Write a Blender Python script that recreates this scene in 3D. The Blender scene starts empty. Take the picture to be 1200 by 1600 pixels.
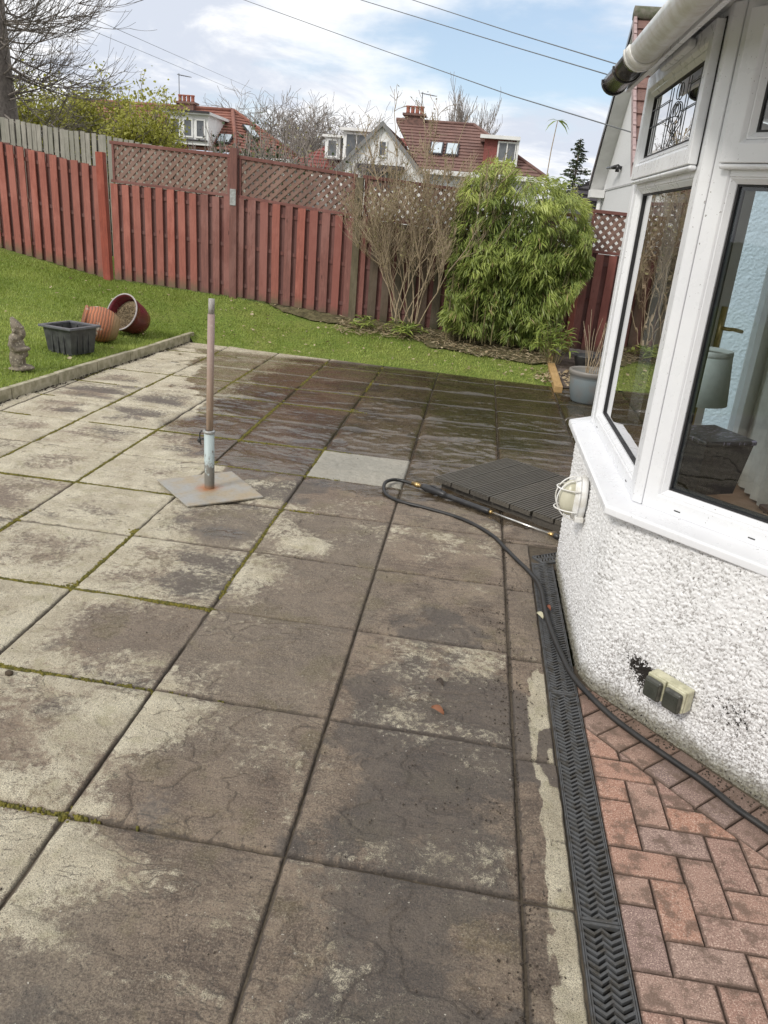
import bpy, math, random
import numpy as np
from mathutils import Vector, Matrix
random.seed(7); np.random.seed(7)
R = math.radians
sc = bpy.context.scene
COL = sc.collection

# ------------------------------------------------------------------ camera
cam_d = bpy.data.cameras.new("camera"); cam = bpy.data.objects.new("camera", cam_d); COL.objects.link(cam)
cam_d.sensor_fit = 'VERTICAL'; cam_d.sensor_height = 24.0; cam_d.lens = 18.0
cam_d.clip_start = 0.05; cam_d.clip_end = 3000
_vx = Vector((160, 455, -1200)).normalized()                 # world +Y seen from the camera
_q = Vector((-5000 + 160, 455 + 415, -1200)).normalized()    # another direction on the horizon
_up = _q.cross(_vx).normalized()
if _up.y < 0: _up = -_up
_x = _vx.cross(_up)
Mw = Matrix((_x, _vx, _up)).to_4x4()
Mw.translation = Vector((0, 0, 1.6))
cam.matrix_world = Mw
sc.camera = cam

# ------------------------------------------------------------------ world, sun, exposure
SUN_EL, SUN_AZ = 40.0, 218.0          # azimuth clockwise from +Y : behind the viewer, to the left
world = bpy.data.worlds.new("World"); sc.world = world; world.use_nodes = True
wn = world.node_tree.nodes; wl = world.node_tree.links
for n in list(wn): wn.remove(n)
def wnode(t, **k):
    n = wn.new(t)
    for a, b in k.items(): setattr(n, a, b)
    return n
def wmath(op, a, b=None, c=None, clamp=False):
    n = wnode('ShaderNodeMath', operation=op, use_clamp=clamp)
    for i, v in enumerate((a, b, c)):
        if v is None: continue
        if isinstance(v, (int, float)): n.inputs[i].default_value = v
        else: wl.new(v, n.inputs[i])
    return n.outputs[0]
def wmix(f, a, b):
    n = wnode('ShaderNodeMix', data_type='RGBA')
    for s, v in ((n.inputs[0], f), (n.inputs[6], a), (n.inputs[7], b)):
        if hasattr(v, 'links'): wl.new(v, s)
        elif isinstance(v, (int, float)): s.default_value = v
        else: s.default_value = (*v, 1)
    return n.outputs[2]
sky = wnode('ShaderNodeTexSky', sky_type='NISHITA'); sky.sun_disc = False
sky.sun_elevation = R(SUN_EL); sky.sun_rotation = R(SUN_AZ); sky.air_density = 1.0; sky.dust_density = 1.0
tc = wnode('ShaderNodeTexCoord'); nrm = wnode('ShaderNodeVectorMath', operation='NORMALIZE'); wl.new(tc.outputs['Generated'], nrm.inputs[0])
sep = wnode('ShaderNodeSeparateXYZ'); wl.new(nrm.outputs[0], sep.inputs[0])
zc = wmath('ADD', wmath('ABSOLUTE', sep.outputs[2]), 0.22)
cmb = wnode('ShaderNodeCombineXYZ')
wl.new(wmath('DIVIDE', sep.outputs[0], zc), cmb.inputs[0]); wl.new(wmath('DIVIDE', sep.outputs[1], zc), cmb.inputs[1])
def wnoise(scale, detail, rough, off=(0, 0, 0), dist=0.0):
    m = wnode('ShaderNodeMapping'); wl.new(cmb.outputs[0], m.inputs[0]); m.inputs[1].default_value = off
    n = wnode('ShaderNodeTexNoise'); wl.new(m.outputs[0], n.inputs['Vector'])
    n.inputs['Scale'].default_value = scale; n.inputs['Detail'].default_value = detail; n.inputs['Roughness'].default_value = rough
    n.inputs['Distortion'].default_value = dist
    return n.outputs[0]
def spot(d, cosr, soft):
    v = wnode('ShaderNodeVectorMath', operation='DOT_PRODUCT'); wl.new(nrm.outputs[0], v.inputs[0])
    v.inputs[1].default_value = Vector(d).normalized()
    m = wnode('ShaderNodeMapRange', interpolation_type='SMOOTHSTEP'); wl.new(v.outputs['Value'], m.inputs[0])
    m.inputs[1].default_value = cosr - soft; m.inputs[2].default_value = cosr + soft
    return m.outputs[0]
def wramp(v, a, b):
    m = wnode('ShaderNodeMapRange', interpolation_type='SMOOTHSTEP'); wl.new(v, m.inputs[0])
    m.inputs[1].default_value = a; m.inputs[2].default_value = b
    return m.outputs[0]
n1 = wnoise(0.95, 8, 0.56, (2.3, 1.1, 0), 0.15)
n2 = wnoise(2.4, 8, 0.6, (7.3, 4.1, 0), 0.5)
n3 = wnoise(0.9, 5, 0.5, (11.3, 0.1, 0), 0.2)
cover = wmath('SUBTRACT', wmath('ADD', n1, 0.235), wmath('MULTIPLY', spot((-0.20, .958, .175), .985, .014), 0.19))
cover = wmath('SUBTRACT', cover, wmath('MULTIPLY', spot((0.05, .95, .21), .994, .006), 0.12))
cmask = wramp(cover, 0.46, 0.62)
grey = wmath('ADD', wmath('MULTIPLY', spot((-0.36, .925, .12), .993, .006), 0.16), wmath('MULTIPLY', spot((.09, .98, .15), .995, .005), 0.2))
gmask = wramp(wmath('ADD', n2, grey), 0.50, 0.72)
cloud = wmix(gmask, (8.0, 8.05, 8.2), (5.3, 5.7, 6.5))
veil = wmix(0.42, sky.outputs[0], (5.2, 6.4, 7.8))
skycol = wmix(cmask, veil, cloud)
bg = wnode('ShaderNodeBackground'); wl.new(skycol, bg.inputs[0]); bg.inputs[1].default_value = 0.1
wout = wnode('ShaderNodeOutputWorld'); wl.new(bg.outputs[0], wout.inputs[0])

sun_d = bpy.data.lights.new("sun", 'SUN'); sun = bpy.data.objects.new("sun", sun_d); COL.objects.link(sun)
sun_d.energy = 1.6; sun_d.angle = R(11); sun_d.color = (1, .95, .87)
sd = Vector((math.sin(R(SUN_AZ)) * math.cos(R(SUN_EL)), math.cos(R(SUN_AZ)) * math.cos(R(SUN_EL)), math.sin(R(SUN_EL))))
sun.rotation_euler = sd.to_track_quat('Z', 'Y').to_euler(); sun.location = sd * 30
sc.view_settings.view_transform = 'Standard'; sc.view_settings.look = 'None'
sc.view_settings.gamma = 1; sc.view_settings.exposure = 0.46; sc.view_settings.use_curve_mapping = False

# ------------------------------------------------------------------ numpy noise
def _h(ix, iy, s):
    n = (ix * 374761393 + iy * 668265263 + s * 1274126177) & 0x7fffffff
    n = ((n ^ (n >> 13)) * 1274126177) & 0x7fffffff
    return ((n ^ (n >> 16)) & 0xffff) / 65535.0
def vnoise(x, y, s=0):
    x = np.asarray(x, float); y = np.asarray(y, float)
    ix = np.floor(x).astype(np.int64); iy = np.floor(y).astype(np.int64)
    fx = x - ix; fy = y - iy; fx = fx * fx * fx * (fx * (fx * 6 - 15) + 10); fy = fy * fy * fy * (fy * (fy * 6 - 15) + 10)
    a = _h(ix, iy, s); b = _h(ix + 1, iy, s); c = _h(ix, iy + 1, s); d = _h(ix + 1, iy + 1, s)
    return (a * (1 - fx) + b * fx) * (1 - fy) + (c * (1 - fx) + d * fx) * fy
def fbm(x, y, s=0, o=4, g=.5):
    t = 0; a = 1; n = 0
    for i in range(o):
        t = t + a * vnoise(x * 2 ** i + 17.3 * i, y * 2 ** i + 9.1 * i, s + i); n += a; a *= g
    return t / n
def sst(x, a, b):
    t = np.clip((np.asarray(x, float) - a) / (b - a), 0, 1); return t * t * (3 - 2 * t)

# ------------------------------------------------------------------ mesh helpers
def np_mesh(name, V, F):
    V = np.ascontiguousarray(V, dtype=np.float32); F = np.ascontiguousarray(F, dtype=np.int32)
    me = bpy.data.meshes.new(name)
    me.vertices.add(len(V)); me.vertices.foreach_set('co', V.ravel())
    k = F.shape[1]
    me.loops.add(F.size); me.loops.foreach_set('vertex_index', F.ravel())
    me.polygons.add(len(F)); me.polygons.foreach_set('loop_start', np.arange(0, F.size, k, dtype=np.int32))
    try: me.polygons.foreach_set('loop_total', np.full(len(F), k, dtype=np.int32))
    except Exception: pass
    me.update(calc_edges=True)
    return me
class MB:
    def __init__(s): s.v = []; s.f = []
    def add(s, vs, fs):
        o = len(s.v); s.v += [tuple(v) for v in vs]; s.f += [tuple(i + o for i in f) for f in fs]; return s
    def box(s, c, size, M=None):
        hx, hy, hz = size[0] / 2, size[1] / 2, size[2] / 2
        vs = [Vector((x * hx, y * hy, z * hz)) for z in (-1, 1) for y in (-1, 1) for x in (-1, 1)]
        if M: vs = [M @ v for v in vs]
        c = Vector(c)
        return s.add([v + c for v in vs], [(0, 2, 3, 1), (4, 5, 7, 6), (0, 1, 5, 4), (2, 6, 7, 3), (0, 4, 6, 2), (1, 3, 7, 5)])
    def bb(s, x0, x1, y0, y1, z0, z1):
        return s.box(((x0 + x1) / 2, (y0 + y1) / 2, (z0 + z1) / 2), (abs(x1 - x0), abs(y1 - y0), abs(z1 - z0)))
    def tube(s, pts, rad, n=8, caps=True, closed=False):
        pts = [Vector(p) for p in pts]; m = len(pts)
        if not hasattr(rad, '__len__'): rad = [rad] * m
        o = len(s.v); prev = None
        for i, p in enumerate(pts):
            if closed: t = pts[(i + 1) % m] - pts[i - 1]
            else: t = pts[min(i + 1, m - 1)] - pts[max(i - 1, 0)]
            if t.length < 1e-9: t = Vector((0, 0, 1))
            t.normalize()
            if prev is None:
                a = Vector((0, 0, 1)) if abs(t.z) < .9 else Vector((1, 0, 0))
                u = t.cross(a).normalized()
            else:
                u = (prev - t * prev.dot(t))
                u = u.normalized() if u.length > 1e-6 else t.orthogonal().normalized()
            prev = u; w = t.cross(u)
            for k in range(n):
                an = 2 * math.pi * k / n
                s.v.append(tuple(p + (u * math.cos(an) + w * math.sin(an)) * rad[i]))
        for i in range(m if closed else m - 1):
            a0 = o + i * n; b0 = o + ((i + 1) % m) * n
            for k in range(n):
                s.f.append((a0 + k, a0 + (k + 1) % n, b0 + (k + 1) % n, b0 + k))
        if caps and not closed:
            s.f.append(tuple(o + k for k in reversed(range(n)))); s.f.append(tuple(o + (m - 1) * n + k for k in range(n)))
        return s
    def lathe(s, prof, n=24, M=None, c=(0, 0, 0), fn=None, cap=True):
        o = len(s.v); c = Vector(c)
        for j, (r, z) in enumerate(prof):
            for k in range(n):
                a = 2 * math.pi * k / n
                rr = r * (fn(a, z) if fn else 1)
                v = Vector((rr * math.cos(a), rr * math.sin(a), z))
                if M: v = M @ v
                s.v.append(tuple(v + c))
        for j in range(len(prof) - 1):
            for k in range(n):
                s.f.append((o + j * n + k, o + j * n + (k + 1) % n, o + (j + 1) * n + (k + 1) % n, o + (j + 1) * n + k))
        if cap and prof[0][0] > 1e-6: s.f.append(tuple(o + k for k in reversed(range(n))))
        if cap and prof[-1][0] > 1e-6: s.f.append(tuple(o + (len(prof) - 1) * n + k for k in range(n)))
        return s
    def ell(s, c, r, M=None, n=12, m=8):
        prof = [(math.sin(math.pi * i / m), -math.cos(math.pi * i / m)) for i in range(m + 1)]
        o = len(s.v); s.lathe(prof, n)
        for i in range(o, len(s.v)):
            v = Vector(s.v[i]); v = Vector((v.x * r[0], v.y * r[1], v.z * r[2]))
            if M: v = M @ v
            s.v[i] = tuple(v + Vector(c))
        return s
    def prism(s, poly, z0, z1, ax='z'):
        n = len(poly)
        def P(a, b, h): return {'z': (a, b, h), 'y': (a, h, b), 'x': (h, a, b)}[ax]
        vs = [P(a, b, z0) for a, b in poly] + [P(a, b, z1) for a, b in poly]
        return s.add(vs, [tuple(reversed(range(n))), tuple(range(n, 2 * n))] + [(i, (i + 1) % n, n + (i + 1) % n, n + i) for i in range(n)])
    def sweep(s, path, prof, flip=1):
        """profile points (outward offset, z) along a 2-D polyline with mitred corners; outward = left of travel * flip"""
        P = [Vector((*p, 0)) for p in path]; m = len(P); o = len(s.v); n = len(prof)
        for i in range(m):
            d0 = (P[i] - P[i - 1]).normalized() if i else (P[1] - P[0]).normalized()
            d1 = (P[i + 1] - P[i]).normalized() if i < m - 1 else d0
            n0 = Vector((-d0.y, d0.x, 0)) * flip; n1_ = Vector((-d1.y, d1.x, 0)) * flip
            b = (n0 + n1_).normalized(); b = b / max(.3, b.dot(n0))
            for (q, z) in prof: s.v.append((P[i].x + b.x * q, P[i].y + b.y * q, z))
        for i in range(m - 1):
            for k in range(n):
                s.f.append((o + i * n + k, o + i * n + (k + 1) % n, o + (i + 1) * n + (k + 1) % n, o + (i + 1) * n + k))
        s.f.append(tuple(o + k for k in reversed(range(n)))); s.f.append(tuple(o + (m - 1) * n + k for k in range(n)))
        return s
    def mesh(s, name):
        me = bpy.data.meshes.new(name); me.from_pydata(s.v, [], s.f); me.update(); return me
def fixn(me):
    import bmesh
    b = bmesh.new(); b.from_mesh(me); bmesh.ops.recalc_face_normals(b, faces=b.faces); b.to_mesh(me); b.free()
def obj(name, geo, mat=None, parent=None, smooth=False, bevel=0, loc=None, rot=None, label=None, cat=None, group=None, kind=None, fix=True):
    me = geo.mesh(name) if isinstance(geo, MB) else geo
    if isinstance(geo, MB) and fix: fixn(me)
    o = bpy.data.objects.new(name, me); COL.objects.link(o)
    if mat and not len(me.materials): me.materials.append(mat)
    if smooth: me.polygons.foreach_set('use_smooth', [True] * len(me.polygons))
    if parent: o.parent = parent
    if bevel:
        b = o.modifiers.new('bevel', 'BEVEL'); b.width = bevel; b.segments = 2; b.limit_method = 'ANGLE'; b.angle_limit = R(35)
        me.polygons.foreach_set('use_smooth', [True] * len(me.polygons))
        w = o.modifiers.new('wn', 'WEIGHTED_NORMAL')
    if loc is not None: o.location = loc
    if rot is not None: o.rotation_euler = rot
    tag(o, label, cat, group, kind)
    return o
def tag(o, label=None, cat=None, group=None, kind=None):
    if label: o['label'] = label
    if cat: o['category'] = cat
    if group: o['group'] = group
    if kind: o['kind'] = kind
    return o
def thing(name, label, cat, loc=(0, 0, 0), rotz=0, group=None):
    o = bpy.data.objects.new(name, None); COL.objects.link(o); o.empty_display_size = .1
    o.location = loc; o.rotation_euler = (0, 0, rotz)
    return tag(o, label, cat, group)
def link_copy(o, parent=None, loc=None, rot=None):
    c = o.copy(); COL.objects.link(c)
    if parent: c.parent = parent
    if loc is not None: c.location = loc
    if rot is not None: c.rotation_euler = rot
    return c

# ------------------------------------------------------------------ material helper
class Mat:
    def __init__(s, name, rough=.6, spec=.5, metal=0.0):
        s.m = bpy.data.materials.new(name); s.m.use_nodes = True
        s.t = s.m.node_tree; s.b = s.t.nodes['Principled BSDF']
        s.b.inputs['Roughness'].default_value = rough; s.b.inputs['Specular IOR Level'].default_value = spec
        s.b.inputs['Metallic'].default_value = metal
        s.tc = s.t.nodes.new('ShaderNodeTexCoord'); s.geo = s.t.nodes.new('ShaderNodeNewGeometry'); s.oi = s.t.nodes.new('ShaderNodeObjectInfo')
    def N(s, t, **k):
        n = s.t.nodes.new(t)
        for a, b in k.items(): setattr(n, a, b)
        return n
    def put(s, sock, v):
        if hasattr(v, 'links') or hasattr(v, 'is_linked'): s.t.links.new(v, sock)
        elif isinstance(v, (tuple, list)) and len(v) == 3 and sock.type == 'RGBA': sock.default_value = (*v, 1)
        else: sock.default_value = v
    @property
    def P(s): return s.geo.outputs['Position']
    @property
    def O(s): return s.tc.outputs['Object']
    @property
    def rnd(s): return s.oi.outputs['Random']
    def math(s, op, a, b=None, clamp=False):
        n = s.N('ShaderNodeMath', operation=op, use_clamp=clamp); s.put(n.inputs[0], a)
        if b is not None: s.put(n.inputs[1], b)
        return n.outputs[0]
    def map(s, v, scale=(1, 1, 1), off=(0, 0, 0), rot=(0, 0, 0)):
        n = s.N('ShaderNodeMapping'); s.put(n.inputs[0], v); n.inputs[1].default_value = off; n.inputs[2].default_value = rot; n.inputs[3].default_value = scale
        return n.outputs[0]
    def jit(s, v, amt=37.0):      # shift texture space per object
        c = s.N('ShaderNodeVectorMath', operation='ADD'); s.put(c.inputs[0], v)
        m = s.N('ShaderNodeMath', operation='MULTIPLY'); s.put(m.inputs[0], s.rnd); m.inputs[1].default_value = amt
        s.put(c.inputs[1], m.outputs[0]); return c.outputs[0]
    def noise(s, v, scale, detail=4, rough=.55, dist=0.0):
        n = s.N('ShaderNodeTexNoise'); s.put(n.inputs['Vector'], v); n.inputs['Scale'].default_value = scale
        n.inputs['Detail'].default_value = detail; n.inputs['Roughness'].default_value = rough; n.inputs['Distortion'].default_value = dist
        return n.outputs[0]
    def vor(s, v, scale, feat='F1', out='Distance'):
        n = s.N('ShaderNodeTexVoronoi', feature=feat); s.put(n.inputs['Vector'], v); n.inputs['Scale'].default_value = scale
        return n.outputs[out]
    def ramp(s, v, a, b, lo=0.0, hi=1.0):
        n = s.N('ShaderNodeMapRange', interpolation_type='SMOOTHSTEP'); s.put(n.inputs[0], v)
        n.inputs[1].default_value = a; n.inputs[2].default_value = b; n.inputs[3].default_value = lo; n.inputs[4].default_value = hi
        return n.outputs[0]
    def mix(s, f, a, b, mode='MIX'):
        n = s.N('ShaderNodeMix', data_type='RGBA', blend_type=mode); s.put(n.inputs[0], f); s.put(n.inputs[6], a); s.put(n.inputs[7], b)
        return n.outputs[2]
    def attr(s, name):
        n = s.N('ShaderNodeAttribute'); n.attribute_name = name; return n.outputs['Fac']
    def sep(s, v):
        n = s.N('ShaderNodeSeparateXYZ'); s.put(n.inputs[0], v); return n.outputs
    def bump(s, h, strength=.3, dist=.01, prev=None):
        n = s.N('ShaderNodeBump'); s.put(n.inputs['Height'], h); n.inputs['Strength'].default_value = strength; n.inputs['Distance'].default_value = dist
        if prev is not None: s.put(n.inputs['Normal'], prev)
        return n.outputs[0]
    def fin(s, col=None, rough=None, normal=None):
        if col is not None: s.put(s.b.inputs['Base Color'], col)
        if rough is not None: s.put(s.b.inputs['Roughness'], rough)
        if normal is not None: s.put(s.b.inputs['Normal'], normal)
        return s.m
def simple(name, c1, c2=None, rough=.6, scale=20, bump=.15, bd=.003, metal=0, spec=.5, world=False, rv=0.0, detail=5):
    m = Mat(name, rough, spec, metal); v = m.P if world else m.O
    c2 = c2 or tuple(x * .75 for x in c1)
    n = m.noise(v, scale, detail, .6)
    c = m.mix(m.ramp(n, .35, .68), c1, c2)
    if rv: c = m.mix(m.math('MULTIPLY', m.rnd, rv), c, tuple(x * .35 for x in c1))
    return m.fin(c, m.ramp(n, .3, .7, rough * .85, min(1, rough * 1.12)), m.bump(n, bump, bd))

# ---- ground stone
def mat_slab():
    m = Mat('riven_stone', .75, .8)
    P = m.P; pj = m.jit(P)
    pale = m.attr('pale'); wet = m.attr('wet'); rel = m.attr('relief'); alg = m.attr('algae'); clean = m.attr('clean'); crust = m.attr('crust')
    n_f = m.noise(P, 190, 4, .75); n_m = m.noise(P, 38, 7, .74); n_c = m.noise(pj, 6, 6, .66); n_v = m.noise(P, 420, 3, .7); n_s = m.noise(m.map(P, (8, 60, 8)), 1, 6, .72, .4)
    damp = m.attr('damp'); tone = m.attr('warm')
    base = m.mix(m.ramp(n_c, .38, .62), (.120, .086, .062), (.265, .205, .148))
    base = m.mix(m.math('MULTIPLY', m.ramp(n_s, .45, .62), .5), base, (.29, .225, .16))
    base = m.mix(m.math('MULTIPLY', m.ramp(n_s, .47, .36), .6), base, (.075, .056, .042))
    base = m.mix(m.math('MULTIPLY', tone, .6), base, m.mix(m.ramp(n_m, .35, .65), (.15, .125, .095), (.22, .19, .145)))
    base = m.mix(m.math('MULTIPLY', m.rnd, .25), base, (.26, .16, .105))
    base = m.mix(m.math('MULTIPLY', m.ramp(m.noise(P, 4.1, 5, .65), .52, .64), .5), base, (.155, .125, .058))
    vary = m.ramp(m.noise(P, 3.1, 4, .6), .38, .62)
    base = m.mix(m.math('MULTIPLY', m.ramp(n_f, .50, .60), .55), base, (.38, .32, .24))
    base = m.mix(m.math('MULTIPLY', m.math('MULTIPLY', m.ramp(n_f, .47, .36), m.ramp(vary, 0, 1, .45, 1)), .85), base, (.055, .041, .031))
    # dark flaking crust in the trodden corner near the house
    ck = m.ramp(m.math('ADD', m.math('ADD', m.noise(P, 130, 5, .8), m.math('MULTIPLY', n_m, .5)), m.math('MULTIPLY', m.math('MULTIPLY', crust, vary), .12)), .80, .95)
    base = m.mix(m.math('MULTIPLY', ck, .62), base, (.060, .042, .032))
    dm = m.ramp(m.math('ADD', damp, m.math('MULTIPLY', m.math('SUBTRACT', n_m, .5), 1.5)), .2, .85)
    base = m.mix(m.math('MULTIPLY', dm, .66), base, m.mix(m.ramp(n_f, .4, .6), (.062, .054, .050), (.10, .086, .074)))
    # broken edge of the pale lime and lichen film
    mot = m.math('MULTIPLY', m.math('SUBTRACT', n_m, .5), 2.1)
    pm = m.ramp(m.math('ADD', m.math('ADD', pale, mot), m.math('MULTIPLY', m.math('SUBTRACT', n_v, .5), .9)), .30, .82)
    palec = m.mix(m.ramp(n_c, .35, .65), (.86, .79, .60), (.60, .53, .38))
    palec = m.mix(m.math('MULTIPLY', m.ramp(n_v, .55, .42), .75), palec, (.17, .145, .11))
    palec = m.mix(m.math('MULTIPLY', m.ramp(m.noise(P, 12, 4, .6), .52, .66), .35), palec, (.33, .30, .16))
    c = m.mix(m.math('MULTIPLY', pm, .88), base, palec)
    # black grit specks
    sp = m.ramp(m.noise(P, 150, 3, .7), .60, .66)
    c = m.mix(m.math('MULTIPLY', sp, .8), c, (.04, .032, .026))
    c = m.mix(m.math('MULTIPLY', m.ramp(m.noise(P, 90, 2, .5), .745, .765), .9), c, (.62, .58, .5))
    # dark lines along the step edges of the cleft face, grime along slab margins
    c = m.mix(m.math('MULTIPLY', m.ramp(m.math('ADD', rel, m.math('MULTIPLY', m.math('SUBTRACT', n_m, .5), 1.8)), .40, 1.0), .68), c, (.058, .045, .035))
    c = m.mix(m.math('MULTIPLY', m.ramp(m.math('ADD', alg, mot), .35, .85), .72), c, (.072, .058, .022))
    c = m.mix(m.math('MULTIPLY', clean, .85), c, m.mix(m.ramp(n_m, .35, .65), (.44, .42, .36), (.36, .345, .29)))
    wm = m.ramp(m.math('ADD', wet, m.math('MULTIPLY', m.math('SUBTRACT', n_m, .5), .7)), .35, .62)
    dark = m.mix(1.0, c, (.40, .39, .355), 'MULTIPLY')
    c = m.mix(wm, c, dark)
    r = m.mix(wm, m.ramp(n_f, .2, .8, .66, .92), m.ramp(n_m, .38, .62, .07, .30))
    h = m.math('ADD', m.math('MULTIPLY', n_f, .7), m.math('MULTIPLY', n_m, 1.6))
    bp = m.N('ShaderNodeBump'); m.put(bp.inputs['Height'], h); m.put(bp.inputs['Strength'], m.ramp(wm, 0, 1, 1.0, .14)); bp.inputs['Distance'].default_value = .008
    return m.fin(c, r, bp.outputs[0])
M = {}
M['slab'] = mat_slab()
m = Mat('mortar', .95); n = m.noise(m.P, 60, 5, .6)
M['mortar'] = m.fin(m.mix(m.ramp(n, .3, .7), (.06, .046, .032), (.10, .08, .055)), None, m.bump(n, .5, .004))
m = Mat('moss', .95, .2); n = m.noise(m.P, 45, 4, .6)
M['moss'] = m.fin(m.mix(m.ramp(n, .4, .6), (.19, .165, .035), (.10, .095, .028)), None, m.bump(m.noise(m.P, 300, 2), .6, .004))
m = Mat('lawn_soil', .95, .2); n = m.noise(m.P, 3, 6, .6); n2_ = m.noise(m.P, 60, 4, .6)
c = m.mix(m.ramp(n, .35, .7), (.17, .235, .045), (.23, .26, .065)); c = m.mix(m.ramp(n2_, .4, .7), c, (.05, .07, .018))
M['lawn'] = m.fin(c, None, m.bump(n2_, .6, .02))
def leafmat(name, a, b, rough=.5, sc_=8, trans=.25, spec=.4):
    m = Mat(name, rough, spec); at = m.attr('tone')
    c = m.mix(at, a, b)
    c = m.mix(m.ramp(at, 1.2, 1.4), c, (.42, .33, .16))
    nn = m.noise(m.P, sc_, 3, .5); c = m.mix(m.math('MULTIPLY', m.ramp(nn, .4, .7), .35), c, tuple(x * .55 for x in a))
    m.fin(c)
    tr = m.N('ShaderNodeBsdfTranslucent'); m.put(tr.inputs[0], c)
    mx = m.N('ShaderNodeMixShader'); mx.inputs[0].default_value = trans
    out = m.t.nodes['Material Output']; m.t.links.new(m.b.outputs[0], mx.inputs[1]); m.t.links.new(tr.outputs[0], mx.inputs[2]); m.t.links.new(mx.outputs[0], out.inputs[0])
    return m.m
M['grass'] = leafmat('grass_blade', (.23, .31, .05), (.45, .52, .14), .55, 2.2, .3)
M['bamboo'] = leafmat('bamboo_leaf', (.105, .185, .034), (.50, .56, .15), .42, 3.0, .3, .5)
M['young'] = leafmat('young_leaf', (.30, .30, .05), (.46, .46, .10), .6, 1.0, .35)
M['bud'] = leafmat('bud_leaf', (.23, .20, .09), (.36, .34, .16), .6, 3.0, .3)
M['ever'] = leafmat('evergreen_leaf', (.035, .06, .025), (.09, .12, .05), .6, 1.0, .1)
M['litter'] = leafmat('dry_leaf', (.30, .22, .12), (.52, .44, .30), .7, 30, .1)
def wood(name, a, b, grain=(18, 18, 1.2), rough=.75, low=None, rv=.35, rc=(.10, .05, .045), bump=.35, axis=2):
    m = Mat(name, rough, .3)
    v = m.jit(m.O); g = m.noise(m.map(v, grain), 5, 6, .65, .6); f = m.noise(m.map(v, tuple(x * 3 for x in grain)), 8, 4, .6)
    c = m.mix(m.ramp(g, .38, .62), a, b)
    c = m.mix(m.math('MULTIPLY', m.ramp(m.noise(m.map(m.P, (1.6, 1.6, .8)), 2.2, 5, .65), .46, .64), .45), c, tuple(min(1, x * 1.25 + .05) for x in a))
    c = m.mix(m.math('MULTIPLY', m.ramp(f, .5, .75), .4), c, tuple(x * .45 for x in b))
    c = m.mix(m.math('MULTIPLY', m.rnd, rv), c, rc)
    kn = m.vor(m.map(v, (7, 7, 1.6)), 1.5); c = m.mix(m.ramp(kn, .03, .10, .7, 0), c, tuple(x * .25 for x in b))
    if low:
        z = m.sep(m.O)[axis]; zz = m.math('ADD', z, m.math('MULTIPLY', m.noise(m.P, 9, 4, .6), .16))
        c = m.mix(m.ramp(zz, low[0], low[1], .8, 0), c, low[2])
    return m.fin(c, None, m.bump(g, bump, .004))
M['red_board'] = wood('red_stained_board', (.37, .125, .092), (.27, .088, .068), low=(.08, .26, (.13, .115, .07)), rv=.55, rc=(.26, .11, .09))
M['plum_board'] = wood('plum_stained_board', (.24, .11, .092), (.165, .078, .068), low=(.06, .2, (.12, .09, .06)), rv=.75, rc=(.30, .10, .08))
M['olive_board'] = wood('algae_board', (.115, .095, .065), (.075, .068, .045), low=(.05, .2, (.06, .06, .03)), rv=.5, rc=(.13, .075, .06))
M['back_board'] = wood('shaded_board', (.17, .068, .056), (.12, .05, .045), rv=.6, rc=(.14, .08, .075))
M['lattice'] = wood('lattice_slat', (.27, .165, .13), (.18, .11, .088), grain=(20, 20, 20), rv=.5, rc=(.15, .10, .09))
M['grey_board'] = wood('weathered_grey_board', (.36, .34, .29), (.25, .24, .205), rv=.4, rc=(.22, .23, .18))
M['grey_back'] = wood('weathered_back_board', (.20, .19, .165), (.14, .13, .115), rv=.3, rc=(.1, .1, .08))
M['kerb'] = simple('kerb_concrete', (.46, .42, .31), (.27, .25, .16), .85, 14, .5, .006, world=True, rv=.2)
M['timber'] = wood('yellow_timber', (.46, .30, .13), (.36, .23, .10), grain=(14, 1.5, 14), rv=0)
M['deck'] = None
m = Mat('deck_board_stain', .42, .4); v = m.jit(m.O); g = m.noise(m.map(v, (30, 2, 30)), 4, 6, .6)
c = m.mix(m.ramp(g, .3, .7), (.072, .064, .054), (.125, .112, .092)); c = m.mix(m.math('MULTIPLY', m.rnd, .4), c, (.05, .045, .04))
M['deck'] = m.fin(c, m.ramp(g, .3, .7, .28, .55), m.bump(g, .3, .003))
m = Mat('clay_brick', .85, .3); v = m.jit(m.P, 11)
c = m.mix(m.rnd, (.40, .21, .145), (.235, .175, .165))
mm = m.N('ShaderNodeMath', operation='FRACT'); m.put(mm.inputs[0], m.math('MULTIPLY', m.rnd, 7.3)); c = m.mix(m.math('MULTIPLY', mm.outputs[0], .7), c, (.36, .25, .20))
gr = m.noise(m.P, 260, 3, .7); c = m.mix(m.ramp(gr, .52, .66), c, (.62, .47, .39)); c = m.mix(m.ramp(gr, .44, .32), c, (.12, .08, .065))
n = m.noise(m.P, 16, 6, .65); c = m.mix(m.math('MULTIPLY', m.ramp(n, .47, .62), .68), c, (.12, .085, .065))
n5 = m.attr('edge'); c = m.mix(m.ramp(m.math('ADD', n5, m.math('MULTIPLY', m.math('SUBTRACT', m.noise(m.P, 45, 4, .65), .5), 1.5)), .3, 1.0, 0, .8), c, (.10, .07, .055))
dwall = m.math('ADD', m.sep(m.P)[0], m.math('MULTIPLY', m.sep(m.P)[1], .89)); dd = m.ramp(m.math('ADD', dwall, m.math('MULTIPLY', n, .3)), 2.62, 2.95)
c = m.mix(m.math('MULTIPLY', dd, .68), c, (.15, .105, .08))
M['brick'] = m.fin(c, None, m.bump(gr, .5, .003))
m = Mat('polymer_grate', .5, .4); n = m.noise(m.P, 30, 5, .6)
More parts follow.
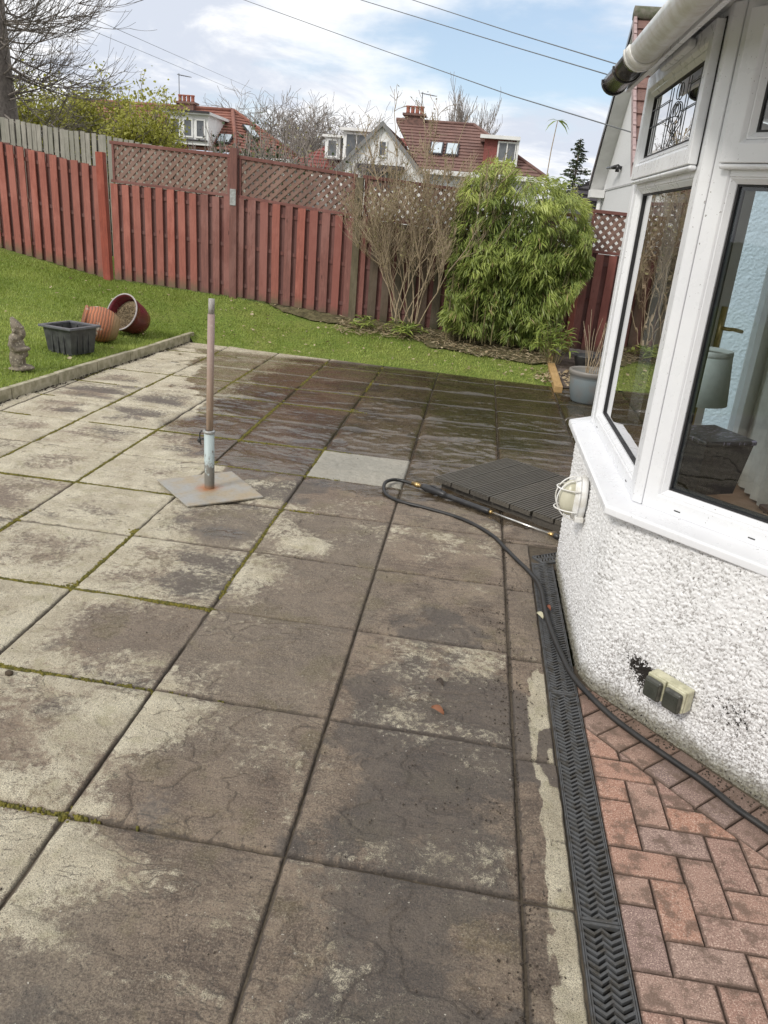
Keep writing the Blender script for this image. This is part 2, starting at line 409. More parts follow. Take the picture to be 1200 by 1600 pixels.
c = m.mix(m.ramp(n, .42, .7), (.085, .088, .092), (.05, .045, .037)); c = m.mix(m.ramp(m.noise(m.P, 240, 2), .6, .75), c, (.16, .15, .135)); M['grate'] = m.fin(c, m.ramp(n, .3, .7, .38, .75), m.bump(n, .2, .002))
m = Mat('channel_pit', .9); M['pit'] = m.fin((.012, .011, .010))
# ---- harling
def mat_harl(name, dirt_and_pits=True, tint=(.84, .84, .845)):
    m = Mat(name, .8, .35); P = m.P
    n = m.noise(P, 130, 3, .6); c = m.mix(m.ramp(n, .3, .7), tint, tuple(x * .86 for x in tint))
    if dirt_and_pits:
        z = m.sep(P)[2]; lowm = m.ramp(m.math('ADD', z, m.math('MULTIPLY', m.math('SUBTRACT', m.noise(P, 7, 5, .65), .5), .55)), .0, .46, 1, .12)
        sp = m.ramp(m.noise(P, 150, 4, .7), .50, .58)
        c = m.mix(m.math('MULTIPLY', m.math('MULTIPLY', lowm, sp), .72), c, (.13, .105, .085))
        base = m.ramp(m.math('ADD', z, m.math('MULTIPLY', m.noise(P, 16, 4, .6), .07)), .035, .125, .8, 0); c = m.mix(base, c, (.13, .115, .06))
        rel = m.attr('pit'); c = m.mix(m.math('MULTIPLY', m.ramp(m.math('ADD', rel, m.math('MULTIPLY', m.math('SUBTRACT', m.noise(P, 240, 3, .7), .5), 1.6)), .50, .98), .78), c, (.18, .165, .15))  # pits between the stones darkened: crevice shade put into the colour
        bl = m.attr('black'); sp3 = m.ramp(m.math('ADD', bl, m.math('MULTIPLY', m.math('SUBTRACT', m.noise(P, 85, 4, .7), .5), 2.0)), .52, .60); c = m.mix(sp3, c, (.018, .015, .013))
        s4 = m.math('MULTIPLY', m.ramp(m.noise(P, 85, 3, .55), .655, .68), m.ramp(m.noise(P, 5, 3), .40, .6)); c = m.mix(m.math('MULTIPLY', s4, .9), c, (.06, .05, .045))
    return m.fin(c, None, m.bump(n, .5 if dirt_and_pits else .12, .003))
M['harl'] = mat_harl('white_harling'); M['harl_far'] = mat_harl('far_white_harling', False, (.74, .745, .75)); M['harl_blue'] = mat_harl('glass_tinted_harling', False, (.80, .87, .93))  # harl_blue: white wall with the tint of the glass put into its colour
m = Mat('white_upvc', .32, .5); P = m.P
c = m.mix(m.ramp(m.noise(P, 3, 3), .3, .7), (.78, .79, .81), (.72, .73, .76))
sp = m.math('MULTIPLY', m.ramp(m.noise(P, 110, 2, .5), .70, .73), m.ramp(m.noise(P, 6, 3), .40, .62)); c = m.mix(m.math('MULTIPLY', sp, .8), c, (.10, .08, .06))
gr = m.ramp(m.noise(P, 9, 5, .7), .55, .8); c = m.mix(m.math('MULTIPLY', gr, .12), c, (.35, .32, .27))
M['upvc'] = m.fin(c, m.ramp(m.noise(P, 20, 4), .3, .7, .24, .45))
M['upvc_dirty'] = simple('dirty_upvc', (.80, .80, .79), (.64, .62, .57), .35, 22, .1, world=True)
M['upvc_in'] = simple('inner_upvc', (.72, .71, .69), (.64, .62, .60), .5, 5, .05)
M['white_far'] = simple('white_paint', (.76, .76, .75), (.66, .66, .65), .6, 3, .1)
M['black_pvc'] = simple('black_pipe', (.018, .018, .02), (.03, .028, .026), .22, 12, .05, spec=.6)
M['seal'] = simple('rubber_seal', (.02, .02, .022), None, .6)
M['wood_in'] = simple('brown_interior_board', (.34, .20, .13), (.26, .15, .09), .45, 9, .1)
M['room'] = simple('room_plaster', (.68, .64, .58), (.62, .58, .52), .9, 4, .05)
M['curtain'] = simple('beige_curtain', (.66, .62, .55), (.55, .51, .45), .9, 9, .1)
def mat_glass(name, tint=(.93, .97, .97), k=2.6, rough=.0):
    m = bpy.data.materials.new(name); m.use_nodes = True; t = m.node_tree; t.nodes.clear()
    o = t.nodes.new('ShaderNodeOutputMaterial'); mx = t.nodes.new('ShaderNodeMixShader'); tr = t.nodes.new('ShaderNodeBsdfTransparent'); gl = t.nodes.new('ShaderNodeBsdfGlossy')
    fr = t.nodes.new('ShaderNodeFresnel'); ge = t.nodes.new('ShaderNodeNewGeometry'); mr = t.nodes.new('ShaderNodeMapRange'); mr.inputs[3].default_value = 1.5; mr.inputs[4].default_value = 1 / 1.5; t.links.new(ge.outputs['Backfacing'], mr.inputs[0]); t.links.new(mr.outputs[0], fr.inputs[0])
    mu = t.nodes.new('ShaderNodeMath'); mu.operation = 'MULTIPLY'; mu.use_clamp = True; mu.inputs[1].default_value = k
    nz = t.nodes.new('ShaderNodeTexNoise'); nz.inputs['Scale'].default_value = 3; bp = t.nodes.new('ShaderNodeBump'); bp.inputs['Strength'].default_value = .03; bp.inputs['Distance'].default_value = .02
    t.links.new(nz.outputs[0], bp.inputs['Height']); t.links.new(bp.outputs[0], gl.inputs['Normal'])
    tr.inputs[0].default_value = (*tint, 1); gl.inputs['Roughness'].default_value = rough
    t.links.new(fr.outputs[0], mu.inputs[0]); t.links.new(mu.outputs[0], mx.inputs[0]); t.links.new(tr.outputs[0], mx.inputs[1]); t.links.new(gl.outputs[0], mx.inputs[2]); t.links.new(mx.outputs[0], o.inputs[0])
    return m
M['glass'] = mat_glass('window_glass'); M['glass_clear'] = mat_glass('clear_window_glass', (.80, .88, .92), 1.7); M['glass_mirror'] = mat_glass('sky_reflecting_glass', (.45, .5, .5), 5.0)
M['far_glass'] = simple('far_window_glass', (.05, .055, .06), (.12, .13, .14), .08, 2, .02, spec=.8)
M['lead'] = simple('lead_came', (.16, .17, .18), None, .5, 30, .1, metal=.6)
M['steel'] = simple('galvanised_steel', (.46, .48, .48), (.28, .28, .27), .45, 30, .15, metal=.6)
M['brass'] = simple('brass', (.62, .44, .20), (.42, .30, .13), .35, 40, .1, metal=1)
M['chrome'] = simple('bright_steel', (.75, .74, .71), (.6, .58, .54), .25, 40, .05, metal=.9)
M['black_plastic'] = simple('black_plastic', (.022, .022, .024), (.035, .034, .034), .4, 30, .15)
M['hose'] = simple('black_rubber', (.012, .012, .012), (.024, .022, .020), .45, 14, .2, world=True)
M['cable'] = simple('cable_sheath', (.16, .17, .18), None, .7)

# ================================================================== LARGE STRUCTURE
g = MB(); S_ = 1200
g.add([(-S_, -S_, -.12), (S_, -S_, -.12), (S_, S_, -.12), (-S_, S_, -.12)], [(0, 1, 2, 3)])
m = Mat('far_ground', .95, .2); n = m.noise(m.P, .15, 6, .6)
obj('ground', g, m.fin(m.mix(m.ramp(n, .35, .65), (.08, .10, .04), (.13, .12, .07))), kind='structure')

def xk(y): return -3.56 + .077 * (y - 5.44)            # kerb face
def yfar(x): return 8.56 - .119 * (x + .95)            # far edge of the patio
ZFX = [-9.5, -6.75, -5, -3.14, -1.54, 1.37, 3.0]; ZFZ = [1.02, .74, .46, .41, .29, .16, .12]
def zf(x): return np.interp(x, ZFX, ZFZ)
def yfence(x): return np.interp(x, [-9.5, -6.75, -5, -3.14, -1.54, 1.37, 3], [11.3, 10.7, 10.4, 10.15, 10.1, 10.2, 10.2])
def zlawn(x, y):
    x = np.asarray(x, float); y = np.asarray(y, float)
    base = .085 + .085 * np.clip(xk(y) - x, 0, 9)
    zl = base + (zf(x) - base) * sst(y, 6.4 + 2.5 * (1 - sst(xk(y) - x, 0, 1.7)), yfence(x))
    t = np.clip((y - yfar(x)) / (yfence(x) - yfar(x)), 0, 1.6)
    zm = .012 + (zf(x) - .012) * np.clip(t, 0, 1) ** 1.15
    w = np.where(y < 8.98, sst(xk(y) - x, -.01, .0), sst(xk(y) - x, -.45, .0))
    return zl * w + zm * (1 - w) + .012 * (fbm(x * 1.5, y * 1.5, 5) - .5)

def slab_mesh(x0, x1, y0f, y1f, seed, res, style, gap=.003):
    """riven slab: cleft relief as steps, attributes for film, wet, grime"""
    u = np.linspace(0, 1, res + 1); U, Vv = np.meshgrid(u, u)
    X = x0 + gap + (x1 - x0 - 2 * gap) * U
    Y0 = y0f(X) + gap; Y1 = y1f(X) - gap; Y = Y0 + (Y1 - Y0) * Vv
    rg = np.random.RandomState(seed); ox, oy = rg.rand(2) * 60; a = rg.uniform(-.35, .35)
    lx = X * math.cos(a) + Y * math.sin(a) + ox; ly = -X * math.sin(a) + Y * math.cos(a) + oy
    fx, fy = {0: (2.2, 3.2), 1: (1.3, 5.5), 2: (.9, 9.0)}[style]
    wx = fbm(lx * 6, ly * 6, 3, 4) - .5; wy = fbm(lx * 6 + 9, ly * 6 + 4, 8, 4) - .5
    f = fbm(lx * fx + wx * .9, ly * fy + wy * .9, 11, 4, .5)
    k = {0: 8, 1: 9, 2: 9}[style]
    q = f * k; fl = np.floor(q); fr = q - fl
    gy_, gx_ = np.gradient(q); gm = np.hypot(gx_ * res / (x1 - x0), gy_ * res / max(.05, float(np.mean(Y1 - Y0)))) + 1e-3   # steps per metre
    wdt = np.clip(gm * .007, .02, .45)
    stair = (fl + sst(fr, 0.0, 1) * .08 + .92 * sst(fr / wdt, 0, 1)) / k
    dpos = fr / gm; dneg = (1 - fr) / gm
    patch = sst(fbm(lx * 2.6, ly * 2.6, 77, 2), .36, .56)
    rel = (np.exp(-(dneg / .0035) ** 2) + np.exp(-(dpos / .003) ** 2)) * (.08 + .92 * patch * sst(fbm(lx * 5, ly * 5, 99, 3), .28, .52))
    Z = (stair - .5) * {0: .040, 1: .038, 2: .018}[style] + .0016 * (fbm(lx * 40, ly * 40, 21, 2) - .5) + .006 * (fbm(lx * 9, ly * 16, 25, 4, .6) - .5)
    e = np.minimum(np.minimum(U, 1 - U) * (x1 - x0), np.minimum(Vv, 1 - Vv) * (Y1 - Y0))
    e = e + .006 * (fbm(X * 22, Y * 22, 88, 3) - .5)
    Z = np.maximum(Z + .0035, -.0075)
    Z = Z * (.35 + .65 * sst(e, 0, .05)) - .009 * (1 - sst(e, 0, .008)) + .001
    tz = rg.uniform(-.0015, .0015)
    Z = Z + tz
    # ---- film / wet / grime in world space
    n1 = fbm(X * 2.1 + 3, Y * 2.1, 31, 4, .55); n2 = fbm(X * 1.1, Y * 1.1 + 5, 41, 3); n3 = fbm(X * 6, Y * 6, 51, 4, .6)
    left = sst(-X, .55, 1.7)
    pale = .15 + .46 * left + 1.0 * (n1 - .5) + .6 * (n3 - .5) + (stair - .5) * .9 + rg.uniform(-.14, .14) + left * (.50 * (1 - sst(e + .16 * (n3 - .5) + .10 * (n1 - .5), 0, .22)) - .14)
    crust = sst(X, -.75, -.1) * sst(-Y, -3.2, -1.8) + .3
    pale += .55 * np.exp(-((X + .93) / .23) ** 2 - ((Y - 2.00) / .14) ** 2) + .5 * np.exp(-((X + .95) / .22) ** 2 - ((Y - 1.35) / .15) ** 2)
    pale += .55 * np.exp(-((X + .72) / .2) ** 2 - ((Y - 3.52) / .12) ** 2) + .4 * np.exp(-((X + .85) / .15) ** 2 - ((Y - 2.95) / .2) ** 2)
    pale += .45 * np.exp(-((X + .45) / .3) ** 2 - ((Y - 3.85) / .08) ** 2)
    pale -= .45 * np.exp(-((X + 1.0) / .13) ** 2 - ((Y - 2.45) / .12) ** 2) + .5 * np.exp(-((X + 1.12) / .17) ** 2 - ((Y - 3.45) / .13) ** 2)
    pale -= .7 * np.exp(-((X + .72) / .13) ** 2 - ((Y - 1.72) / .17) ** 2) + .6 * np.exp(-((X + 1.45) / .3) ** 2 - ((Y - 1.72) / .11) ** 2)
    pale += .30 * sst(-X, 1.6, 3.2) * sst(Y, 5, 8) + .33 * sst(Y, 6.6, 8.2) * sst(-X, 1.0, 2.6)
    pale = pale - .5 * (1 - sst(e, 0.0, .014)) * (1 - .5 * left)
    rel = rel + .9 * (1 - sst(e, 0.002, .012))
    warm = sst(fbm(X * 1.3 + 7, Y * 1.3, 131, 3), .45, .62)
    damp = sst(fbm(X * 1.9, Y * 1.9 + 3, 141, 4, .55) - .25 * (stair - .5), .50, .63) * .85 - .35 * sst(pale, .45, .8)
    pale = np.where(X > .29, -.3 + 1.25 * sst(fbm(X * 7, Y * 3.2, 61, 4, .6), .50, .56) * sst(X, .33, .36) * sst(-Y, -2.9, -2.5), pale)
    wet = sst(X + .42 * (Y - 4.5) + .9 * (n1 - .5) + .5 * (n3 - .5), -1.75, -1.35) * sst(Y + .35 * (n1 - .5) + .12 * X, 4.05, 4.5)
    wet = wet * (1 - .6 * sst(Y, 8.1, 8.6))
    wet += .8 * np.exp(-((X + 1.95) / .45) ** 2 - ((Y - 5.4) / .33) ** 2) + .9 * np.exp(-((X + 1.35) / .3) ** 2 - ((Y - 4.95) / .25) ** 2)
    wet += .75 * np.exp(-((X + 1.15) / .2) ** 2 - ((Y - 3.52) / .13) ** 2) + .55 * np.exp(-((X + .72) / .12) ** 2 - ((Y - 1.62) / .15) ** 2) + .5 * np.exp(-((X + 1.45) / .3) ** 2 - ((Y - 1.70) / .1) ** 2)
    wet += .65 * np.exp(-((X - .35) / .3) ** 2 - ((Y - 4.25) / .22) ** 2) + .42 * np.exp(-((X + .68) / .25) ** 2 - ((Y - 3.15) / .2) ** 2)
    pale = pale - 1.1 * sst(wet, .3, .7) * sst(X, -2.4, -1.4)
    alg = sst(X + .25 * (Y - 5) + .8 * (n2 - .5), -.6, .25) * sst(Y + .5 * (n1 - .5), 5.3, 6.1) * (.55 + .5 * (n3))
    V = np.stack([X, Y, Z], -1).reshape(-1, 3); N1 = res + 1
    idx = np.arange(N1 * N1).reshape(N1, N1)
    F = np.stack([idx[:-1, :-1], idx[:-1, 1:], idx[1:, 1:], idx[1:, :-1]], -1).reshape(-1, 4)
    # skirt
    ring = np.concatenate([idx[0, :], idx[1:, -1], idx[-1, -2::-1], idx[-2:0:-1, 0]])
    low = V[ring].copy(); low[:, 2] = -.035; o = len(V); V = np.vstack([V, low]); m_ = len(ring); k2 = np.arange(m_)
    F = np.vstack([F, np.stack([ring, o + k2, o + (k2 + 1) % m_, ring[(k2 + 1) % m_]], -1)])
    c0 = V[:N1 * N1].mean(0); c0[2] = 0
    me = np_mesh('paving_slab', V - c0, F)
    for nm, A in (('pale', pale), ('wet', wet), ('relief', rel), ('algae', alg), ('crust', crust), ('damp', damp), ('warm', warm), ('clean', None)):
        if A is None:
            A = np.full(X.shape, 1.0 if style == 1 and abs(X.mean() + .635) < .1 and abs(Y.mean() - 4.84) < .15 else 0.0)
            A = A * (.75 + .5 * (n3 - .5))
            if A.max() > .2: pass
        A = np.concatenate([A.ravel(), A.ravel()[ring]])
        at = me.attributes.new(nm, 'FLOAT', 'POINT'); at.data.foreach_set('value', A.astype(np.float32))
    if abs(X.mean() + .635) < .1 and abs(Y.mean() - 4.84) < .15:
        me.attributes['wet'].data.foreach_set('value', np.full(len(V), .05, np.float32)); me.attributes['algae'].data.foreach_set('value', np.zeros(len(V), np.float32))
        A = np.full(len(V), .95, np.float32); me.attributes['clean'].data.foreach_set('value', A)
    me.materials.append(M['slab'])
    me.polygons.foreach_set('use_smooth', [True] * len(me.polygons))
    return me, c0

patio = thing('patio', None, None); patio['kind'] = 'structure'
XL = [.29 - .6205 * k for k in range(8)][::-1]         # joint lines along Y
XL += [.905, 1.52, 2.14]
def ylo(k): return lambda X: np.minimum(1.53 + .6 * k - .03 * (X + .3), yfar(X))
for k in range(-4, 12):
    for i in range(len(XL) - 1):
        x0, x1 = XL[i], XL[i + 1]
        if x0 >= .28 and k < 4: continue
        ym = 1.53 + .6 * (k + .5); x0c = max(x0, float(xk(ym)) + .01)
        if x1 - x0c < .05: continue
        if ym < 1.2 and (x1 < -1.7 - max(0, ym) * .0 and ym < .3): pass
        if x0 > 1.8 and ym < 5.4: continue
        far = ym > 5.3; res = 44 if far else (150 if ym < 3.0 and ym > .6 and x1 > -1.8 else (80 if ym > .6 else 16))
        rg = np.random.RandomState(k * 31 + i * 7 + 500)
        style = rg.choice([0, 1, 2], p=[.15, .4, .45]) if far or ym > 4.4 else rg.choice([0, 1, 2], p=[.45, .35, .2])
        if abs((x0 + x1) / 2 + .635) < .1 and abs(ym - 4.84) < .1: style = 1
        me, c0 = slab_mesh(x0c, x1, ylo(k), ylo(k + 1), k * 31 + i * 7 + 500, res, style)
        o = obj('paving_slab', me, None, patio, loc=tuple(c0))
        if abs((x0 + x1) / 2 + .635) < .1 and abs(ym - 4.84) < .1: o['label'] = 'freshly cleaned pale grey slab'
# narrow cut slabs along the drain
cuts = [-.9, -.3, .3, .9, 1.51, 2.07, 2.68, 3.29, 3.86]
for j in range(len(cuts) - 1):
    me, c0 = slab_mesh(.292, .428, (lambda y: lambda X: 0 * X + y)(cuts[j]), (lambda y: lambda X: 0 * X + y)(cuts[j + 1]), 900 + j, 40, 0, .003)
    obj('edge_slab', me, None, patio, loc=tuple(c0))
# slab at the drain's far end
me, c0 = slab_mesh(.292, .9, lambda X: 0 * X + 3.862, ylo(4), 950, 40, 1); obj('edge_slab', me, None, patio, loc=tuple(c0))
b = MB(); b.add([(-4.1, -1.2, -.009), (.43, -1.2, -.009), (.43, 3.86, -.009), (2.2, 3.86, -.009), (2.2, float(yfar(2.2)), -.009), (-3.3, float(yfar(-3.3)), -.009)], [(0, 1, 2, 3, 4, 5)])
obj('mortar_bed', b, M['mortar'], patio)
# moss in joints
mv = []; mf = []
def mosslump(x, y, r, h):
    o = len(mv); n = 6
    h = min(h, r * .7)
    for k in range(n):
        a = k / n * 6.283 + random.random(); rr = r * random.uniform(.7, 1.2); mv.append((x + rr * math.cos(a), y + rr * math.sin(a), -.008))
    for k in range(n):
        a = k / n * 6.283 + .3; rr = r * .6 * random.uniform(.7, 1.2); mv.append((x + rr * math.cos(a), y + rr * math.sin(a), h * random.uniform(.5, 1)))
    for k in range(n): mf.append((o + k, o + (k + 1) % n, o + n + (k + 1) % n, o + n + k))
    mf.append(tuple(o + n + k for k in range(n)))
for xl in XL:
    for s in range(2600):
        y = random.uniform(.8, 8.5); x = xl
        d = float(sst(-x + .25 * (y - 3), .2, 1.1)) * float(sst(vnoise(x * 3 + 1, y * 1.6, 9), .42, .62)) * (1 if y < 6.3 else .3)
        if x > .2: d = .05
        if x > 1: d = 0
        d *= float(sst(-x, .75, 1.2)) * (.35 + .65 * float(sst(y, 1.8, 3)))
        if random.random() < d * 1.5 and x > xk(y):
            for _ in range(3): mosslump(x + random.gauss(0, .0055), y + random.gauss(0, .006), random.uniform(.002, .008), random.uniform(.002, .007))
for k in range(-1, 12):
    for s in range(2800):
        x = random.uniform(-3.6, .3); y = float(ylo(k)(x))
        d = float(sst(-x + .1 * (y - 3), .5, 1.3)) * float(sst(vnoise(x * 1.7, y * 3 + 5, 19), .40, .6)) * (1 if y < 6.3 else .35)
        d *= float(sst(-x, .65, 1.1)) * (.35 + .65 * float(sst(y, 1.3, 3)))
        if random.random() < d * 1.5 and x > xk(y):
            for _ in range(3): mosslump(x + random.gauss(0, .006), y + random.gauss(0, .0055), random.uniform(.002, .008), random.uniform(.002, .007))
for cx, cy in ((-1.57, 2.80), (-1.57, 4.62), (-2.17, 3.98), (-1.57, 3.42), (-.95, 4.63), (-.95, 1.55), (-1.56, 3.4), (-2.18, 5.2), (-.95, 6.4)):
    for s in range(70 if cy > 2.5 else 18): mosslump(cx + random.gauss(0, .020), cy + random.gauss(0, .012), random.uniform(.003, .009), random.uniform(.004, .010))
me = bpy.data.meshes.new('joint_moss'); me.from_pydata(mv, [], mf)
obj('joint_moss', me, M['moss'], patio, kind='stuff', smooth=True)

# kerb of concrete edgings (each a piece)
kerb = thing('kerb', None, None); kerb['kind'] = 'structure'
y = -.6
while y < 8.9:
    L = .62; y1 = min(y + L, 8.97)
    b = MB(); b.bb(-.055, 0, .003, y1 - y - .003, -.1, .095 + random.uniform(-.004, .004))
    obj('kerb_stone', b, M['kerb'], kerb, bevel=.006, loc=(xk(y), y, random.uniform(-.003, .003)), rot=(0, 0, -.077 + random.uniform(-.01, .01)))
    y += L

# lawn sheet
def grid_mesh(name, fx, nu, nv, mat, zfn):
    U, Vv = np.meshgrid(np.linspace(0, 1, nu), np.linspace(0, 1, nv)); X, Y = fx(U, Vv); Z = zfn(X, Y)
    V = np.stack([X, Y, Z], -1).reshape(-1, 3); idx = np.arange(nu * nv).reshape(nv, nu)
    F = np.stack([idx[:-1, :-1], idx[:-1, 1:], idx[1:, 1:], idx[1:, :-1]], -1).reshape(-1, 4)
    return V, F
V1, F1 = grid_mesh('lawn', lambda u, v: ((xk(-1.5 + 14 * v) - .05) * u + (-10) * (1 - u), -1.5 + 14 * v), 90, 140, None, lambda X, Y: zlawn(X, Y) - .012)
V2, F2 = grid_mesh('lawn', lambda u, v: (-3.45 + u * 4.4, (yfar(-3.45 + u * 4.4)) * (1 - v) + 12.2 * v), 90, 60, None, lambda X, Y: zlawn(X, Y) - .014)
V = np.vstack([V1, V2]); F = np.vstack([F1, F2 + len(V1)])
obj('lawn', np_mesh('lawn', V, F), M['lawn'], smooth=True, kind='structure')
# grass blades
N = 150000
xs = np.where(np.random.rand(N) < .62, np.random.uniform(-7.4, -3.4, N), np.random.uniform(-3.5, .92, N))
ys = np.random.uniform(4.3, 10.4, N)
ok = np.where(xs < xk(ys) - .045, True, (ys > yfar(xs) + .0 + .05 * np.random.rand(N) ** 2) & (xs > xk(ys) - .05)) & (ys < yfence(xs) - .03)
bare = (ys > 9.64 - .1 * (xs + 1) - .3 * sst(xs, -1.3, -.1) + .6 * (fbm(xs * 2.4, ys * 2.4, 71) - .5)) & (xs > -2.6)
ok &= ~(bare & (np.random.rand(N) < .93)) & ~((xs > .72) & (np.random.rand(N) < .7))
xs, ys = xs[ok], ys[ok]; n_ = len(xs); zs = zlawn(xs, ys) - .012
an = np.random.rand(n_) * 6.28; hh = np.random.uniform(.014, .034, n_) * (.25 + 1.5 * fbm(xs * 2.3, ys * 2.3, 81, 4, .6) ** 1.0) * (1 + .8 * (np.abs(xs - xk(ys) + .07) < .05)); wd = np.random.uniform(.0025, .006, n_); le = np.random.uniform(-.6, .6, (n_, 2)) * hh[:, None]
A = np.stack([xs - wd * np.cos(an), ys - wd * np.sin(an), zs], 1); B = np.stack([xs + wd * np.cos(an), ys + wd * np.sin(an), zs], 1); Cc = np.stack([xs + le[:, 0], ys + le[:, 1], zs + hh], 1)
V = np.stack([A, B, Cc], 1).reshape(-1, 3); F = np.arange(3 * n_).reshape(-1, 3)
me = np_mesh('grass', V, F); t_ = np.clip(fbm(xs * .9, ys * .9, 91, 4) * 1.6 - .3 + np.random.uniform(-.3, .3, n_), 0, 1)
me.attributes.new('tone', 'FLOAT', 'POINT').data.foreach_set('value', np.repeat(t_, 3).astype(np.float32))
obj('grass', me, M['grass'], label='short green mossy grass growing over the sloping lawn', cat='grass', kind='stuff')

# soil bed under bamboo and shrub
m = Mat('bed_soil', .95, .2); n = m.noise(m.P, 14, 6, .7); M['soil'] = m.fin(m.mix(m.ramp(n, .35, .65), (.075, .065, .035), (.17, .15, .08)), None, m.bump(n, .8, .03))
V, F = grid_mesh('soil', lambda u, v: (-2.9 + u * 3.8, (9.74 - .13 * (-2.9 + u * 3.8 + 1) - .30 * sst(u, .45, .75) + .35 * sst(-u, -.12, 0) + .3 * (fbm(u * 14, u * 0, 6, 3) - .5)) * (1 - v) + 12 * v), 80, 40, None, lambda X, Y: zlawn(X, Y) + .006 + .03 * (fbm(X * 6, Y * 6, 3) - .4))
obj('soil_bed', np_mesh('soil_bed', V, F), M['soil'], smooth=True, kind='structure')
V, F = grid_mesh('path', lambda u, v: (1.0 + u * 5, (yfar(1.0 + u * 5) + .0) * (1 - v) + 12 * v), 50, 40, None, lambda X, Y: zf(X) * .6 * sst(Y, 8.4, 10) + .004 + .012 * (fbm(X * 5, Y * 5, 3) - .5))
m = Mat('dirty_path', .8, .4); n = m.noise(m.P, 9, 6, .7); obj('side_path', np_mesh('path', V, F), m.fin(m.mix(m.ramp(n, .4, .62), (.13, .105, .09), (.06, .045, .035)), None, m.bump(n, .5, .02)), smooth=True, kind='structure')

# ================================================================== DRAIN
DX0, DX1 = .430, .538
drain = thing('drainage_channel', 'long black channel drain with chevron slotted grates between the patio and the brick paving', 'drain', (DX0, 1.5, 0))
b = MB(); b.bb(0, DX1 - DX0, -2.6, 2.14, -.06, -.030); obj('channel', b, M['pit'], drain)
for xx in (0, DX1 - DX0 - .004):
    b = MB(); b.bb(xx, xx + .004, -2.6, 2.14, -.030, .003); obj('channel_edge', b, M['grate'], drain, bevel=.0015)
W_ = DX1 - DX0 - .010
bar = MB()
pr = [(0.004, .004), (W_ * .30, -.012), (W_ * .5, .005), (W_ * .70, -.012), (W_ - .004, .004)]
for (xa, ya), (xb, yb) in zip(pr[:-1], pr[1:]):
    bar.add([(xa, ya - .0043, -.012), (xb, yb - .0043, -.012), (xb, yb + .0043, -.012), (xa, ya + .0043, -.012), (xa, ya - .0043, 0), (xb, yb - .0043, 0), (xb, yb + .0043, 0), (xa, ya + .0043, 0)],
            [(0, 3, 2, 1), (4, 5, 6, 7), (0, 1, 5, 4), (2, 3, 7, 6), (0, 4, 7, 3), (1, 2, 6, 5)])
bar_me = bar.mesh('grate_bar'); bar_me.materials.append(M['grate'])
def grate(y0, y1, parent):
    b = MB(); L = y1 - y0
    b.bb(0, .004, 0, L, -.014, .002); b.bb(W_ - .004, W_, 0, L, -.014, .002); b.bb(.0045, W_ - .0045, 0, .008, -.0135, .0014); b.bb(.0045, W_ - .0045, L - .008, L, -.0135, .0014)
    g_ = obj('grate', b, M['grate'], parent, bevel=.001, loc=(.005, y0, 0))
    y = .018
    while y < L - .016:
        o = bpy.data.objects.new('grate_bar', bar_me); COL.objects.link(o); o.parent = g_; o.location = (0, y, 0); y += .0188
    return g_
for a_, b_ in ((-1.02, -.022), (-.018, .98), (.984, 2.13)): grate(a_, b_, drain)
grate(-2.02, -1.024, drain)
obj('drain_end_mortar', MB().bb(.429, .62, 3.60, 3.861, -.06, -.010), M['mortar'], patio)
d2 = thing('corner_grate', 'short angled piece of black grate at the far end of the drain', 'drain', (.434, 3.72, 0), R(-56))
b = MB(); b.bb(0, W_ + .014, 0, .3, -.05, -.02); obj('channel', b, M['pit'], d2)
grate(0, .30, d2)

# ================================================================== BRICKS
paving = thing('brick_paving', None, None); paving['kind'] = 'structure'
b = MB(); b.add([(DX1, -1.5, -.012), (3, -1.5, -.012), (3, 1, -.012), (1.2, 1.9, -.012), (.56, 2.7, -.012), (DX1, 2.7, -.012)], [(0, 1, 2, 3, 4, 5)]); obj('sand_bed', b, M['mortar'], paving)
def clip_poly(poly, n, d):       # keep n.p <= d
    out = []
    for i in range(len(poly)):
        p, q = poly[i], poly[(i + 1) % len(poly)]; sp_ = n[0] * p[0] + n[1] * p[1] - d; sq = n[0] * q[0] + n[1] * q[1] - d
        if sp_ <= 0: out.append(p)
        if sp_ * sq < 0:
            t = sp_ / (sp_ - sq); out.append((p[0] + (q[0] - p[0]) * t, p[1] + (q[1] - p[1]) * t))
    return out
def area(p): return abs(sum(p[i][0] * p[(i + 1) % len(p)][1] - p[(i + 1) % len(p)][0] * p[i][1] for i in range(len(p)))) / 2
def brick(poly, z=0):
    if len(poly) < 3 or area(poly) < .0008: return
    cx = sum(p[0] for p in poly) / len(poly); cy = sum(p[1] for p in poly) / len(poly); n = len(poly)
    def inset(k, d):
        r_ = []
        for p in poly:
            v = Vector((cx - p[0], cy - p[1])); L = v.length; v = v / max(L, 1e-6); r_.append((p[0] + v.x * d * 1.35 - cx, p[1] + v.y * d * 1.35 - cy))
        return r_
    tz = [random.uniform(-.0015, .0015) for _ in range(2)]; zz = random.uniform(-.0015, .002) + z
    vs = []
    for d, h in ((.0022, -.04), (.0022, -.004), (.0062, 0.0), (.012, .0012)):
        for p in inset(0, d): vs.append((p[0], p[1], zz + h + (tz[0] * p[0] + tz[1] * p[1]) * 4))
    fs = [tuple(range(3 * n, 4 * n))]
    for r_ in range(3):
        for i in range(n): fs.append((r_ * n + i, r_ * n + (i + 1) % n, (r_ + 1) * n + (i + 1) % n, (r_ + 1) * n + i))
    me = bpy.data.meshes.new('brick'); me.from_pydata(vs, [], fs); me.update()
    at = me.attributes.new('edge', 'FLOAT', 'POINT'); at.data.foreach_set('value', [1.0] * (2 * n) + [.7] * n + [0.0] * n)
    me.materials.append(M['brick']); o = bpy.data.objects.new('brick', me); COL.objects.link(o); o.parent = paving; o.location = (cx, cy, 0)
U_ = .0965; BX, BY = DX1 + .002, 1.652
